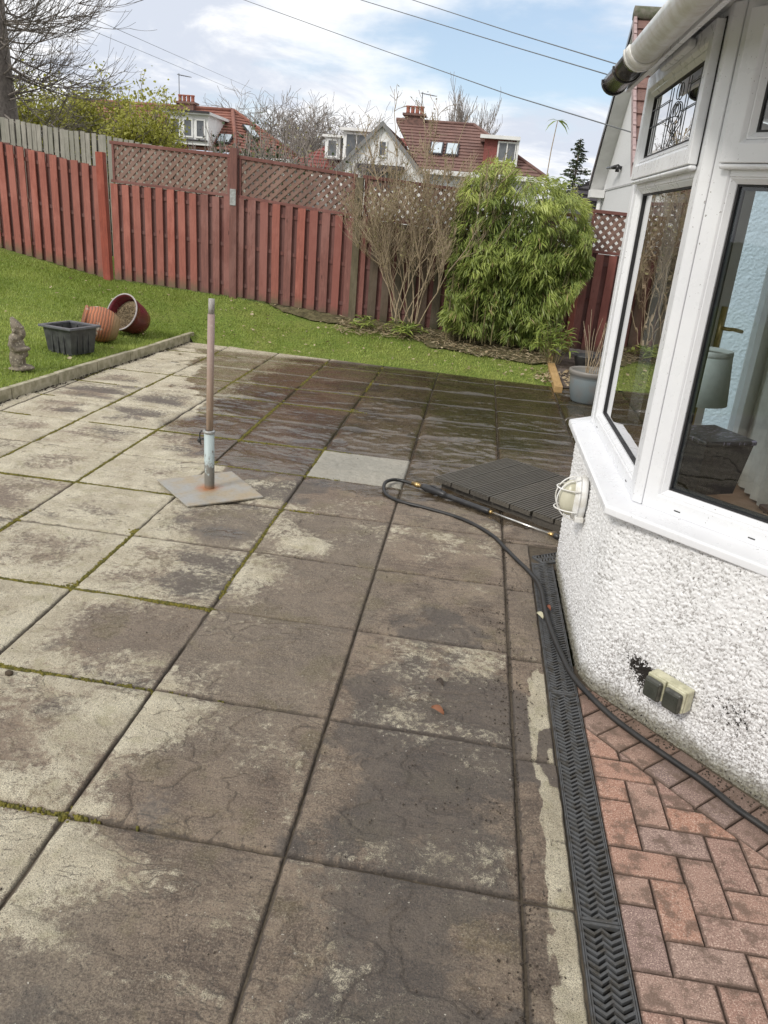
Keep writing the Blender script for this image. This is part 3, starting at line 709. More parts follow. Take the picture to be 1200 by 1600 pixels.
bd = Vector((.664, -.748)).normalized(); bn = Vector((.748, .664)).normalized()   # border direction and its normal (towards the wall)
P0 = Vector((.576, 2.249)); dlim = bn.dot(P0) - .002
for i in range(-2, 16):
    for j in range(-22, 8):
        d = (i - j) % 4
        if d == 0: poly = [(i, j), (i + 2, j), (i + 2, j + 1), (i, j + 1)]
        elif d == 3: poly = [(i, j), (i + 1, j), (i + 1, j + 2), (i, j + 2)]
        else: continue
        poly = [(BX + a * U_, BY + c_ * U_) for a, c_ in poly]
        poly = clip_poly(poly, (-1, 0), -BX); poly = clip_poly(poly, (bn.x, bn.y), dlim)
        if poly and min(p[1] for p in poly) > -.6: brick(poly)
for k in range(-4, 17):
    a_ = P0 + bd * (k * .0975); b_ = a_ + bd * .0965
    poly = [tuple(a_), tuple(b_), tuple(b_ + bn * .2), tuple(a_ + bn * .2)]; poly = clip_poly(poly, (-1, 0), -BX)
    brick(poly)

# ================================================================== HOUSE WITH BAY
house = thing('house', 'white harled house with a white framed bay window at the right of the patio', 'house', (0, 0, 0))
CA = Vector((.555, 2.60)); CB_DIR = Vector((.664, -.748)).normalized()
C0 = Vector((.555, 3.70)); CC_DIR = Vector((.707, .707))
# wall path for harling : from far along C -> A -> rounded corner -> B
def wall_path():
    pts = []
    e0 = C0 + CC_DIR * .75
    n = int(.75 / .0035)
    for i in range(n): pts.append(e0 + (C0 - e0) * (i / n))
    r = .10
    a0 = CA + Vector((0, r)); b0 = CA + CB_DIR * r
    L = (C0 - a0).length; n = int(L / .0035)
    for i in range(n): pts.append(C0 + (a0 - C0) * (i / n))
    n = 34
    for i in range(n):
        t = i / n; pts.append(a0 * (1 - t) ** 2 + CA * 2 * t * (1 - t) + b0 * t ** 2)
    e1 = CA + CB_DIR * 1.75; n = int((e1 - b0).length / .0035)
    for i in range(n + 1): pts.append(b0 + (e1 - b0) * (i / n))
    return pts
wp = wall_path(); P = np.array([[p.x, p.y] for p in wp]); T = np.gradient(P, axis=0); T /= np.linalg.norm(T, axis=1)[:, None]; Nn = np.stack([T[:, 1], -T[:, 0]], 1)
Nn *= -1 if Nn[len(Nn) // 2, 0] > 0 else 1
S = np.concatenate([[0], np.cumsum(np.linalg.norm(np.diff(P, axis=0), axis=1))])
zz = np.arange(-.03, .71, .0035); SS, ZZ = np.meshgrid(S, zz)
def cells(u, v, sc_, s):
    u = u * sc_; v = v * sc_; iu = np.floor(u).astype(np.int64); iv = np.floor(v).astype(np.int64); best = np.full(u.shape, 9.); hv = np.zeros(u.shape)
    for a in (-1, 0, 1):
        for c_ in (-1, 0, 1):
            px = iu + a + _h(iu + a, iv + c_, s); py = iv + c_ + _h(iu + a, iv + c_, s + 3); d = (px - u) ** 2 + (py - v) ** 2
            k = d < best; hv = np.where(k, _h(iu + a, iv + c_, s + 7), hv); best = np.where(k, d, best)
    return np.sqrt(best), hv
d1, h1 = cells(SS + .02 * fbm(SS * 20, ZZ * 20, 2, 2), ZZ + .02 * fbm(SS * 20, ZZ * 20, 6, 2), 105, 1); d2_, h2 = cells(SS + 3, ZZ, 180, 4)
D = np.clip(1 - 1.5 * d1 ** 2, 0, 1) * .0050 * (.1 + 1.2 * h1 ** 1.5) + np.clip(1 - 1.5 * d2_ ** 2, 0, 1) * .0036 * (.3 + h2) + .006 * (fbm(SS * 3, ZZ * 3, 9) - .5)
flare = .045 * (1 - sst(ZZ, 0, .30)) * 0 
X = P[None, :, 0] + Nn[None, :, 0] * (D - .004); Y = P[None, :, 1] + Nn[None, :, 1] * (D - .004)
V = np.stack([X, Y, ZZ], -1).reshape(-1, 3); a_, b_ = ZZ.shape; idx = np.arange(a_ * b_).reshape(a_, b_)
F = np.stack([idx[:-1, :-1], idx[:-1, 1:], idx[1:, 1:], idx[1:, :-1]], -1).reshape(-1, 4)
me = np_mesh('harled_wall', V, F)
pit = np.clip(1 - (D - .006 * (fbm(SS * 3, ZZ * 3, 9) - .5)) / .0062, 0, 1) + .5 * (fbm(SS * 5, ZZ * 5, 33) - .5)
# black mossy stain beside the sockets; position measured from the corner along face B
sB = S[np.argmin(np.abs(P - (CA + CB_DIR * .26)).sum(1))]
blk = .66 * np.exp(-((SS - sB) / .10) ** 2 - ((ZZ - .185 + .30 * (SS - sB)) / .045) ** 2) + .46 * np.exp(-((SS - sB - .36) / .20) ** 2 - ((ZZ - .22) / .10) ** 2) + .34 * np.exp(-(ZZ / .035) ** 2) + .40 * np.exp(-((SS - sB - .03) / .20) ** 2 - ((ZZ - .12) / .08) ** 2)
for nm, A in (('pit', pit), ('black', blk)): me.attributes.new(nm, 'FLOAT', 'POINT').data.foreach_set('value', A.ravel().astype(np.float32))
obj('wall', me, M['harl'], house, smooth=True)

# window geometry lines
WA = Vector((.618, 2.60)); WC0 = Vector((.618, 3.76)); WB_DIR = Vector((math.cos(R(-43.5)), math.sin(R(-43.5)))); WC_DIR = Vector((.707, .707))
PATH = [tuple(WC0 + WC_DIR * .28), tuple(WC0), tuple(WA), tuple(WA + WB_DIR * 1.75)]
OUT = -1   # travel is towards -Y on face A ; outward (-X) is on the right of travel
# sill
b = MB(); b.sweep(PATH, [(-.02, .735), (.0, .733), (.092, .722), (.098, .716), (.098, .692), (.088, .688), (.0, .694), (-.02, .694)], OUT)
obj('sill', b, M['upvc'], house, bevel=.003)
b = MB(); b.sweep(PATH, [(-.06, .690), (-.06, .60), (-.03, .60), (-.02, .690)], OUT); obj('wall_head', b, M['harl_far'], house)
# head, soffit, fascia, gutter
b = MB(); b.sweep(PATH, [(-.07, 2.222), (.035, 2.222), (.035, 2.26), (-.07, 2.26)], OUT); obj('head_trim', b, M['upvc'], house, bevel=.004)
EAVE = [(WA.x, 3.66), (WA.x, 1.0)]
b = MB(); b.prism([(.519, .98), (2.0, .98), (2.0, 4.1), (.95, 4.1), (.519, 3.66)], 2.262, 2.275); obj('soffit', b, M['upvc'], house)
b = MB(); b.sweep(EAVE, [(.10, 2.135), (.116, 2.135), (.116, 2.30), (.10, 2.30)], OUT); obj('fascia', b, M['upvc'], house)
def gutter_prof(cx, cz, r, t=.004):
    o_ = [(cx + r * math.cos(a), cz + r * math.sin(a)) for a in [math.pi + math.pi * i / 12 for i in range(13)]]
    i_ = [(cx + (r - t) * math.cos(a), cz + (r - t) * math.sin(a)) for a in [2 * math.pi - math.pi * i / 12 for i in range(13)]]
    return o_ + i_
gp = [Vector((WA.x, 1.0)), Vector((WA.x, 2.98))]
GZ = 2.165
b = MB(); b.sweep([tuple(p) for p in gp], gutter_prof(.170, GZ, .052), 1); obj('gutter', b, M['upvc_dirty'], house, smooth=True)
b = MB(); b.sweep([(WA.x, 2.93), (WA.x, 3.01)], gutter_prof(.170, GZ, .058, .006), 1)
b.sweep([(WA.x, 3.01), (WA.x, 3.03)], gutter_prof(.170, GZ, .061, .008), 1); obj('gutter_bracket', b, M['upvc_dirty'], house, smooth=True)
b = MB(); b.sweep([(WA.x, 3.03), (WA.x, 3.62)], gutter_prof(.170, GZ, .049), 1); b.prism([(WA.x - .170 + .049 * math.cos(a), GZ + .049 * math.sin(a)) for a in [math.pi + math.pi * i / 12 for i in range(13)]], 3.62, 3.63, 'y'); obj('gutter', b, M['black_pvc'], house, smooth=True, label='short black gutter end')
for yy in (3.06, 3.30, 3.59):
    b = MB(); b.sweep([(WA.x, yy), (WA.x, yy + .022)], gutter_prof(.170, GZ, .054, .005), 1); obj('gutter_clip', b, M['black_pvc'], house, smooth=True)
b = MB(); b.tube([(WA.x + .0, 3.78, 2.20), (WA.x - .0, 3.78, 2.19)], .03, 12)
# bay roof
b = MB(); e = [Vector(p) for p in PATH]; rz = 2.26
rp = [(.95, 4.15, rz), (.505, 3.68, rz), (.505, 2.2, rz), (.505, .98, rz)]
b.add(rp + [(2.0, 4.9, 3.1), (2.0, 3.9, 3.1), (2.0, 2.4, 3.1), (2.0, .98, 3.1)], [(0, 1, 5, 4), (1, 2, 6, 5), (2, 3, 7, 6)]); obj('bay_roof', b, simple('lead_roof', (.12, .12, .125), None, .6), house)
# main house body behind the bay
b = MB(); b.bb(1.88, 6.5, -4.0, 1.30, -.1, 5.0); obj('main_wall', b, M['harl_far'], house)
b = MB(); b.add([(1.55, -4.3, 4.9), (6.9, -4.3, 4.9), (6.9, 5.3, 4.9), (1.55, 5.3, 4.9), (4.2, -4.3, 7.2), (4.2, 5.3, 7.2)], [(0, 4, 5, 3), (1, 2, 5, 4), (0, 1, 4), (3, 5, 2), (0, 3, 2, 1)])
obj('main_roof', b, simple('roof_tile_red', (.16, .07, .055), (.10, .05, .045), .8, 20), house)
b = MB(); b.bb(1.9, 6.5, 1.301, 5.04, 2.8, 5.0); obj('upper_wall', b, M['harl_far'], house)
b = MB(); b.bb(2.9, 6.4, 1.301, 5.03, .201, 2.799); obj('inner_wall', b, M['room'], house)
# interior floor, ceiling
fl = [(.66, 2.62), (1.86, 1.32), (2.9, 1.32), (2.9, 5.0), (1.85, 5.0), (.66, 3.76)]
b = MB(); b.prism(fl, .15, .2, 'z'); obj('floor', b, M['wood_in'], house)
b = MB(); b.prism(fl, 2.23, 2.26, 'z'); obj('ceiling', b, M['room'], house)
b = MB(); b.bb(1.81, 2.9, 4.98, 5.04, .2, 2.22); obj('end_wall', b, M['room'], house)
# inner window board round the bay
b = MB(); b.sweep([tuple(WC0 + WC_DIR * .0), tuple(WA), tuple(WA + WB_DIR * 1.5)], [(-.34, .70), (-.072, .70), (-.072, .732), (-.34, .732)], OUT); obj('window_board', b, M['wood_in'], house, bevel=.004)
b = MB(); b.sweep([tuple(WC0), tuple(WA), tuple(WA + WB_DIR * 1.5)], [(-.12, .2), (-.075, .2), (-.075, .69), (-.12, .69)], OUT); obj('inner_lining', b, M['room'], house)

class Face:
    """local frame on a window face: u along the face, d outward, z up"""
    def __init__(s, origin, direction, outward):
        s.o = Vector(origin); s.u = Vector(direction); s.n = Vector(outward)
    def box(s, b, u0, u1, z0, z1, d0, d1):
        vs = []
        for z in (z0, z1):
            for d in (d0, d1):
                for u in (u0, u1):
                    p = s.o + s.u * u + s.n * d; vs.append((p.x, p.y, z))
        b.add(vs, [(0, 2, 3, 1), (4, 5, 7, 6), (0, 1, 5, 4), (2, 6, 7, 3), (0, 4, 6, 2), (1, 3, 7, 5)])
    def ring(s, b, u0, u1, z0, z1, w, d0, d1, cham=0.0):
        """mitred rectangular frame with a chamfered inner edge"""
        o = len(b.v); q = []
        prof = [(0, d0), (0, d1), (w - cham, d1), (w, d1 - cham), (w, d0)]
        for (cu, cz, su, sz) in ((u0, z0, 1, 1), (u1, z0, -1, 1), (u1, z1, -1, -1), (u0, z1, 1, -1)):
            for (i, d) in prof:
                p = s.o + s.u * (cu + su * i) + s.n * d; b.v.append((p.x, p.y, cz + sz * i))
        n = len(prof)
        for k in range(4):
            for j in range(n):
                b.f.append((o + k * n + j, o + k * n + (j + 1) % n, o + ((k + 1) % 4) * n + (j + 1) % n, o + ((k + 1) % 4) * n + j))
    def pt(s, u, z, d=0):
        p = s.o + s.u * u + s.n * d; return Vector((p.x, p.y, z))
def lead_pattern(F, u0, u1, z0, z1, d, parent):
    w = u1 - u0; h = z1 - z0; b = MB(); r = .0018
    def P(a, c_): return F.pt(u0 + a * w, z0 + c_ * h, d)
    for a in (.10, .30, .62, .90): b.tube([P(a, .01), P(a, .99)], r, 5)
    for c_, a0, a1 in ((.5, 0, .38), (.5, .54, 1), (.86, 0, .3), (.80, .62, 1)): b.tube([P(a0, c_), P(a1, c_)], r, 5)
    circ = lambda ca, cc, ra, rc: [P(ca + ra * math.cos(t), cc + rc * math.sin(t)) for t in np.linspace(0, 6.283, 15)[:-1]]
    b.tube(circ(.46, .52, .085, .17), r, 5, closed=True); b.tube(circ(.46, .56, .05, .10), r, 5, closed=True); b.tube(circ(.46, .85, .04, .13), r, 5, closed=True)
    b.tube([P(.38, .5), P(.36, .3), P(.44, .2), P(.46, .35)], r, 5); b.tube([P(.54, .5), P(.56, .3), P(.48, .2), P(.46, .35)], r, 5)
    b.tube([P(.46, .2), P(.40, .01)], r, 5); b.tube([P(.46, .2), P(.52, .01)], r, 5)
    obj('lead_pattern', b, M['lead'], parent)
def window(F, u0, u1, lead=True, vent=False):
    z0, zt, z1 = .733, 1.80, 2.222
    b = MB(); F.ring(b, u0, u1, z0, z1, .055, -.07, .0, .006); F.box(b, u0 + .055, u1 - .055, zt - .026, zt + .026, -.069, -.001)
    w = obj('window', b, M['upvc'], house, bevel=.002)
    # lower fixed light: bead, seal, pane
    b = MB(); F.ring(b, u0 + .055, u1 - .055, z0 + .055, zt - .026, .018, -.05, -.006, .014); obj('glazing_bead', b, M['upvc'], w)
    b = MB(); F.ring(b, u0 + .073, u1 - .073, z0 + .073, zt - .044, .006, -.05, -.026, .0); obj('seal', b, M['seal'], w)
    b = MB(); F.ring(b, u0 + .079, u1 - .079, z0 + .079, zt - .050, .010, -.048, -.036, .0); obj('spacer_bar', b, M['seal'], w)
    b = MB(); F.box(b, u0 + .06, u1 - .06, z0 + .06, zt - .03, -.0350, -.0345); b.f = b.f[3:4]; obj('pane', b, M['glass'] if lead else M['glass_clear'], w, fix=False)
    # opening fanlight standing proud
    a0, a1, c0, c1 = u0 + .028, u1 - .028, zt + .008, z1 - .028
    b = MB(); F.ring(b, a0, a1, c0, c1, .062, .001, .030, .012); sash = obj('sash', b, M['upvc'], w, bevel=.003)
    b = MB(); F.ring(b, a0 - .004, a1 + .004, c0 - .0, c1 + .004, .006, .0012, .004, 0); obj('sash_gap_shade', b, M['seal'], w)  # dark ring added to draw the shaded gap round the sash
    for us in (u0 + .12, u1 - .15): b = MB(); F.box(b, us, us + .022, z0 + .018, z0 + .0215, .0005, .0015); obj('drain_slot', b, M['seal'], w)
    b = MB(); F.ring(b, a0 + .062, a1 - .062, c0 + .062, c1 - .062, .018, -.01, .020, .014); obj('glazing_bead', b, M['upvc'], w)
    b = MB(); F.ring(b, a0 + .08, a1 - .08, c0 + .08, c1 - .08, .006, -.01, .006, 0); obj('seal', b, M['seal'], w)
    b = MB(); F.box(b, a0 + .07, a1 - .07, c0 + .07, c1 - .07, -.0005, .0); b.f = b.f[3:4]; obj('pane', b, M['glass_mirror'] if lead else M['glass'], w, fix=False)
    if lead: lead_pattern(F, a0 + .09, a1 - .09, c0 + .09, c1 - .09, .004, w)
    # drip strip below sash
    b = MB(); F.box(b, a0, a1, c0 - .016, c0 - .001, .001, .026); obj('drip_rail', b, M['upvc'], w, bevel=.006)
    if vent:
        b = MB(); F.box(b, (a0 + a1) / 2 - .30, (a0 + a1) / 2 + .12, c1 - .040, c1 - .012, .031, .058); obj('trickle_vent', b, M['upvc'], w, bevel=.008)
    return w
FA = Face(WA, (0, 1), (-1, 0)); FB = Face(WA, WB_DIR, (WB_DIR.y, -WB_DIR.x)); FC = Face(WC0, WC_DIR, (-.707, .707))
window(FA, .035, 1.10, True, True)
window(FB, .035, .56, False); window(FB, .575, 1.12, False); window(FB, 1.135, 1.68, False)
# corner posts
for c_, nm in ((WA, 0), (WC0, 1)):
    b = MB()
    if nm == 0: b.sweep([tuple(c_ + Vector((0, .034))), tuple(c_), tuple(c_ + WB_DIR * .034)], [(-.06, .734), (.004, .734), (.004, 2.221), (-.06, 2.221)], OUT)
    else: b.sweep([tuple(c_ + WC_DIR * .034), tuple(c_), tuple(c_ - Vector((0, .055)))], [(-.06, .734), (.004, .734), (.004, 2.221), (-.06, 2.221)], OUT)
    # rounded cover strip
    obj('corner_post', b, M['upvc'], house, bevel=.006)
# face C: glazed door seen through the bay
b = MB(); FC.ring(b, .30, 1.58, .2, 2.22, .06, -.07, 0, .006); dr = obj('patio_door', b, M['upvc_in'], house)
b = MB(); FC.ring(b, .80, 1.50, .26, 2.14, .13, -.065, .01, .01); obj('door_leaf', b, M['upvc_in'], dr, bevel=.003)
b = MB(); FC.box(b, .362, .798, .262, 2.16, -.06, -.02); obj('side_panel', b, M['upvc_in'], dr)
b = MB(); FC.box(b, .9, 1.4, .37, 2.03, -.031, -.030); b.f = b.f[3:4]; obj('pane', b, M['glass_clear'], dr, fix=False)
b = MB(); FC.box(b, .855, .885, 1.02, 1.28, -.085, -.066); b.tube([FC.pt(.87, 1.17, -.08), FC.pt(.87, 1.17, -.13), FC.pt(.90, 1.17, -.135), FC.pt(1.0, 1.155, -.13)], .010, 8); obj('door_handle', b, M['brass'], dr, smooth=True)
# curtain-like blind panel inside on the right
b = MB(); pts = [(1.72 + .02 * math.sin(i * 1.9), 4.75 - i * .035) for i in range(40)]
vs = [(x, y, .22) for x, y in pts] + [(x, y, 2.18) for x, y in pts]; b.add(vs, [(i, i + 1, 41 + i, 40 + i) for i in range(39)]); obj('curtain', b, M['curtain'], house, smooth=True)

# extension with harled wall seen through the door glass
ext = thing('extension', 'white harled extension wall seen through the glass of the bay', 'extension', (0, 0, 0))
b = MB(); b.bb(1.75, 4.3, 6.75, 8.0, -.1, 2.7)
vv = MB(); V, F = grid_mesh('x', lambda u, v: (1.75 + 2.4 * u, 2.7 * v), 260, 330, None, lambda X, Y: X * 0)
d1, h1 = cells(V[:, 0], V[:, 1], 62, 5); V = np.stack([V[:, 0], 6.745 - .008 * (1 - np.clip(d1, 0, 1)) * (.4 + h1), V[:, 1]], 1)
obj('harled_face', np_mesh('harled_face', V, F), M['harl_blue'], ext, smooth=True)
obj('wall', b, M['harl_far'], ext)

# ---- things inside the bay
lp = thing('table_lamp', 'lamp with a pale drum shade standing inside the bay window', 'lamp', (.93, 3.22, .732))
b = MB(); b.lathe([(.095, .26), (.105, .26), (.125, .02), (.118, .02)], 28); b.lathe([(.094, .262), (.094, .255), (.118, .0), (.126, .0)], 28)
obj('lamp_shade', MB().lathe([(.098, .46), (.120, .25), (.118, .25), (.096, .46)], 32, cap=False), simple('shade_cloth', (.62, .66, .64), (.56, .6, .58), .8, 40, .1), lp, smooth=True)
obj('shade_trim', MB().lathe([(.099, .462), (.101, .44), (.098, .44), (.096, .462)], 32, cap=False), simple('shade_trim', (.7, .72, .7)), lp, smooth=True)
obj('stem', MB().lathe([(.06, 0), (.06, .012), (.02, .03), (.012, .08), (.012, .3)], 16), M['brass'], lp, smooth=True)
bk = thing('storage_box', 'dark brown storage box with a purple patterned lid inside the bay window', 'box', (.905, 2.86, .733), R(25))
b = MB(); b.add([(-.085, -.085, 0), (.085, -.085, 0), (.085, .085, 0), (-.085, .085, 0), (-.105, -.105, .19), (.105, -.105, .19), (.105, .105, .19), (-.105, .105, .19)], [(0, 3, 2, 1), (4, 5, 6, 7), (0, 1, 5, 4), (1, 2, 6, 5), (2, 3, 7, 6), (3, 0, 4, 7)])
obj('body', b, simple('dark_weave', (.035, .026, .026), (.02, .016, .016), .6, 60, .4), bk)
m = Mat('lid_print', .35); n = m.noise(m.map(m.O, (12, 40, 1)), 3, 3, .6); M['lid'] = m.fin(m.mix(m.ramp(n, .56, .64), (.02, .018, .022), (.30, .26, .36)))
b = MB(); b.box((0, 0, .20), (.225, .225, .018)); obj('lid', b, M['lid'], bk, bevel=.005)
ch = thing('wooden_chest', 'dark reddish wooden chest on the floor inside the bay', 'chest', (1.55, 3.15, .2), R(10))
b = MB(); b.box((0, 0, .17), (.42, .3, .34)); obj('body', b, simple('mahogany', (.10, .035, .022), (.06, .022, .015), .35, 9), ch, bevel=.006)
b = MB(); b.box((0, 0, .352), (.45, .33, .022)); obj('top', b, simple('mahogany_top', (.12, .04, .025), (.07, .025, .018), .3, 9), ch, bevel=.006)

# ================================================================== FIXTURES ON THE HOUSE
bl = thing('bulkhead_lamp', 'old white caged bulkhead light on the bay wall just under the sill', 'lamp', (.545, 3.12, .545))
Mx = Matrix.Rotation(R(-90), 3, 'Y')      # local z -> -x
obj('base_plate', MB().lathe([(.075, 0), (.078, .012), (.072, .045), (.060, .05)], 24, Mx @ Matrix.Diagonal((1.25, .85, 1))), M['upvc_dirty'], bl, smooth=True)
m = mat_glass('bulkhead_glass', (.75, .74, .62), 1.3, .1)
obj('glass', MB().ell((-.058, 0, 0), (.05, .050, .078), n=20, m=12), simple('frosted_glass', (.62, .60, .48), (.46, .44, .33), .3, 6, .05, world=True), bl, smooth=True)
cg = MB()
for zz_ in (-.045, 0.045): cg.tube([(-.03 - .092 * math.sin(t) , .062 * math.cos(t), zz_) for t in np.linspace(0, math.pi, 12)], .0032, 6)
for yy in (-.03, .03): cg.tube([(-.03 - .088 * math.sin(t), yy, .088 * math.cos(t)) for t in np.linspace(0, math.pi, 14)], .0032, 6)
cg.tube([(-.032, .064 * math.cos(t), .092 * math.sin(t)) for t in np.linspace(0, 6.283, 25)[:-1]], .006, 6, closed=True)
obj('wire_guard', cg, M['upvc_dirty'], bl, smooth=True)
b = MB(); 
for y_, z_ in ((-.055, -.075), (.055, .075)): obj('fixing_lug', MB().box((-.018, y_, z_), (.036, .022, .022)), M['upvc_dirty'], bl, bevel=.003)

nB = Vector((CB_DIR.y, -CB_DIR.x, 0)); angB = math.atan2(CB_DIR.y, CB_DIR.x)
sp_ = CA + CB_DIR * .385
so = thing('outdoor_socket', 'weathered double outdoor socket box with two grey flaps on the harled wall', 'socket', (sp_.x + nB.x * .004, sp_.y + nB.y * .004, .185), angB)
M['cream'] = simple('aged_cream_plastic', (.62, .60, .44), (.42, .41, .28), .5, 30, .2, world=True)
M['smoke'] = simple('smoked_flap', (.055, .058, .048), (.035, .038, .03), .28, 18, .1)
b = MB(); b.box((0, -.02, 0), (.150, .04, .084)); obj('back_box', b, M['cream'], so, bevel=.006)
for sx in (-.0385, .0385):
    b = MB(); b.box((sx, -.047, .002), (.070, .012, .080)); obj('socket_plate', b, M['cream'], so, bevel=.004)
    b = MB(); b.box((sx, -.062, -.002), (.066, .020, .076)); c_ = obj('cover', b, simple('flap_rim', (.045, .046, .038), (.09, .09, .075), .35, 40), so, bevel=.016)
    b = MB(); b.box((sx, -.0715, -.004), (.052, .006, .060)); obj('flap_window', b, M['smoke'], c_, bevel=.0028)

# ================================================================== FENCES
def board_mesh(w, h, t, seed, top=0):
    rg = random.Random(seed); b = MB(); n = 5
    vs = []; 
    for i in range(n + 1):
        z = h * i / n; ox = rg.uniform(-.002, .002)
        if i == n: z += rg.uniform(-.004, .004)
        vs += [(-w / 2 + ox, -t / 2, z), (w / 2 + ox, -t / 2, z), (w / 2 + ox, t / 2, z), (-w / 2 + ox, t / 2, z)]
    fs = [(3, 2, 1, 0), tuple(4 * n + k for k in range(4))] + [(4 * i + k, 4 * i + (k + 1) % 4, 4 * i + 4 + (k + 1) % 4, 4 * i + 4 + k) for i in range(n) for k in range(4)]
    return b.add(vs, fs)
_bm = {}
def board(w, h, t, mat):
    key = (round(w, 3), round(h, 2), t, mat.name); L = _bm.setdefault(key, [])
    if len(L) < 4:
        me = board_mesh(w, h, t, len(L) + 3).mesh('board'); me.materials.append(mat); L.append(me)
    return random.choice(L)
def place(name, me, parent, loc, rz=0, tilt=0, lean=0):
    o = bpy.data.objects.new(name, me); COL.objects.link(o); o.parent = parent; o.location = loc; o.rotation_euler = (lean, tilt, rz); return o
def bay(fence, a, c, za, zc_, hb, trellis=0, pick=None, pitch=.150, w=.098, back=True, top_dz=0):
    """one panel between plan points a and c, ground heights za zc, board height hb"""
    a = Vector(a); c = Vector(c); d = c - a; L = d.length; d.normalize(); rz = math.atan2(d.y, d.x); nrm_ = Vector((d.y, -d.x))  # towards viewer
    n = int((L - w) / pitch) + 1; pitch = (L - w) / (n - 1); st = w / 2
    for i in range(n):
        s = st + i * pitch; f_ = s / L; p = a + d * s; z = za + (zc_ - za) * f_ + random.uniform(-.008, .008)
        mt = pick(p.x) if pick else M['red_board']
        q = p + nrm_ * .024
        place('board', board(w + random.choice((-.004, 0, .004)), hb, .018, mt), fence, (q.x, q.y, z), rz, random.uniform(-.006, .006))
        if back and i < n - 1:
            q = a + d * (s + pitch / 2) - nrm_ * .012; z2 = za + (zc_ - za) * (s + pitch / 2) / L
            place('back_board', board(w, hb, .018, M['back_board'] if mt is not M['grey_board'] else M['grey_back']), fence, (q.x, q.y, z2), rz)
    slope = math.atan2(zc_ - za, L)
    for fr in (.13, .53, .90):
        b = MB(); b.box((L / 2, -.001, 0), (L - .02, .016, .045)); o = obj('rail', b, M['back_board'] if pick != 'grey' else M['grey_back'], fence, loc=(a.x, a.y, za + hb * fr), rot=(0, -slope, rz))
    if trellis:
        # rails of the frame
        zt0 = hb + .02
        for zz_, th in ((zt0, .035), (zt0 + trellis, .04)):
            b = MB(); b.box((L / 2, 0, 0), (L - .005, .045, th)); obj('trellis_rail', b, M['lat_frame'], fence, bevel=.003, loc=(a.x, a.y, za + zz_), rot=(0, -slope, rz))
        for s in (.045, L - .045):
            b = MB(); b.box((0, 0, trellis / 2), (.03, .04, trellis)); p = a + d * s; obj('trellis_stile', b, M['lat_frame'], fence, loc=(p.x, p.y, za + (zc_ - za) * s / L + zt0), rot=(0, 0, rz))
        k = 0; stp = .106; T_ = trellis - .03
        for sg in (1, -1):
            s = -T_
            while s < L:
                u0, u1 = s, s + T_; z0_, z1_ = (0, T_) if sg == 1 else (T_, 0)
                lo, hi = max(u0, .05), min(u1, L - .05)
                if hi - lo > .04:
                    fz = lambda u: z0_ + (z1_ - z0_) * (u - u0) / T_
                    pa = (lo, fz(lo)); pb = (hi, fz(hi)); ln = math.hypot(pb[0] - pa[0], pb[1] - pa[1]); key = (round(ln, 2), 'l')
                    if key not in _bm:
                        b = MB(); b.box((0, 0, 0), (ln, .007, .041)); me = b.mesh('trellis_slat'); me.materials.append(M['lattice']); _bm[key] = me
                    um, zm = (pa[0] + pb[0]) / 2, (pa[1] + pb[1]) / 2; p = a + d * um + nrm_ * (.005 * sg)
                    place('trellis_slat', _bm[key], fence, (p.x, p.y, za + (zc_ - za) * um / L + zt0 + .015 + zm), rz, -math.atan2(pb[1] - pa[1], pb[0] - pa[0]) - slope)
                s += stp
M['lat_frame'] = wood('trellis_frame', (.22, .095, .08), (.16, .07, .06), grain=(3, 20, 20), rv=.3)
M['post_red'] = wood('red_post', (.34, .085, .055), (.25, .065, .045), rv=.1, low=(.0, .1, (.15, .08, .05)))
M['post_dull'] = wood('dull_post', (.23, .105, .085), (.16, .075, .065), rv=.3, low=(.02, .2, (.13, .10, .06)))
M['post_olive'] = wood('olive_post', (.14, .115, .07), (.10, .085, .055), rv=.3)
def post(fence, p, z, h, mat, w=.085, tilt=0, label=None):
    b = MB(); b.box((0, 0, h / 2), (w, w, h)); return obj('post', b, mat, fence, bevel=.004, loc=(p[0], p[1] - .02, z), rot=(0, tilt, 0), label=label)
lf = thing('garden_fence', 'red stained hit and miss board fence without trellis at the left of the lawn', 'fence')
pR = lambda x: M['red_board']
bay(lf, (-8.55, 10.98), (-6.80, 10.70), .93, .745, 1.40, 0, pR, pitch=.152)
bay(lf, (-6.78, 10.70), (-5.06, 10.42), .735, .47, 1.385, 0, pR, pitch=.152)
post(lf, (-6.84, 10.78), .7, 1.40, M['post_red'])
post(lf, (-5.0, 10.38), .44, 1.60, M['post_red'], .10, -.015, label='bright red leaning corner post')
tf = thing('trellis_fence', 'red brown board fence topped with diagonal trellis across the back of the garden', 'fence')
def pick2(x):
    r_ = random.random()
    if x < -4.1: return M['red_board'] if r_ < .85 else M['plum_board']
    if x < -3.2: return M['red_board'] if r_ < .45 else M['plum_board']
    if x < -1.6: return M['red_board'] if r_ < .22 else M['plum_board']
    if x < -.9: return M['plum_board'] if r_ < .4 else M['olive_board']
    if x < 1.0: return M['olive_board']
    return M['plum_board']
fp = [(-4.93, 10.39, .48), (-3.18, 10.16, .415), (-1.58, 10.10, .30), (.05, 10.15, .22), (1.20, 10.18, .165), (3.05, 10.2, .12)]
for i, (p, q) in enumerate(zip(fp[:-1], fp[1:])):
    d = (Vector(q[:2]) - Vector(p[:2])).normalized() * .03
    hb = 1.21 if i < 3 else 1.17
    bay(tf, (p[0] + d.x, p[1] + d.y), (q[0] - d.x, q[1] - d.y), p[2], q[2], hb, .455 if i != 3 else .38, pick2, pitch=.150)
post(tf, fp[1], fp[1][2] - .05, 1.83, M['post_dull'], .095)
post(tf, fp[2], fp[2][2] - .05, 1.72, M['post_olive'], .09)
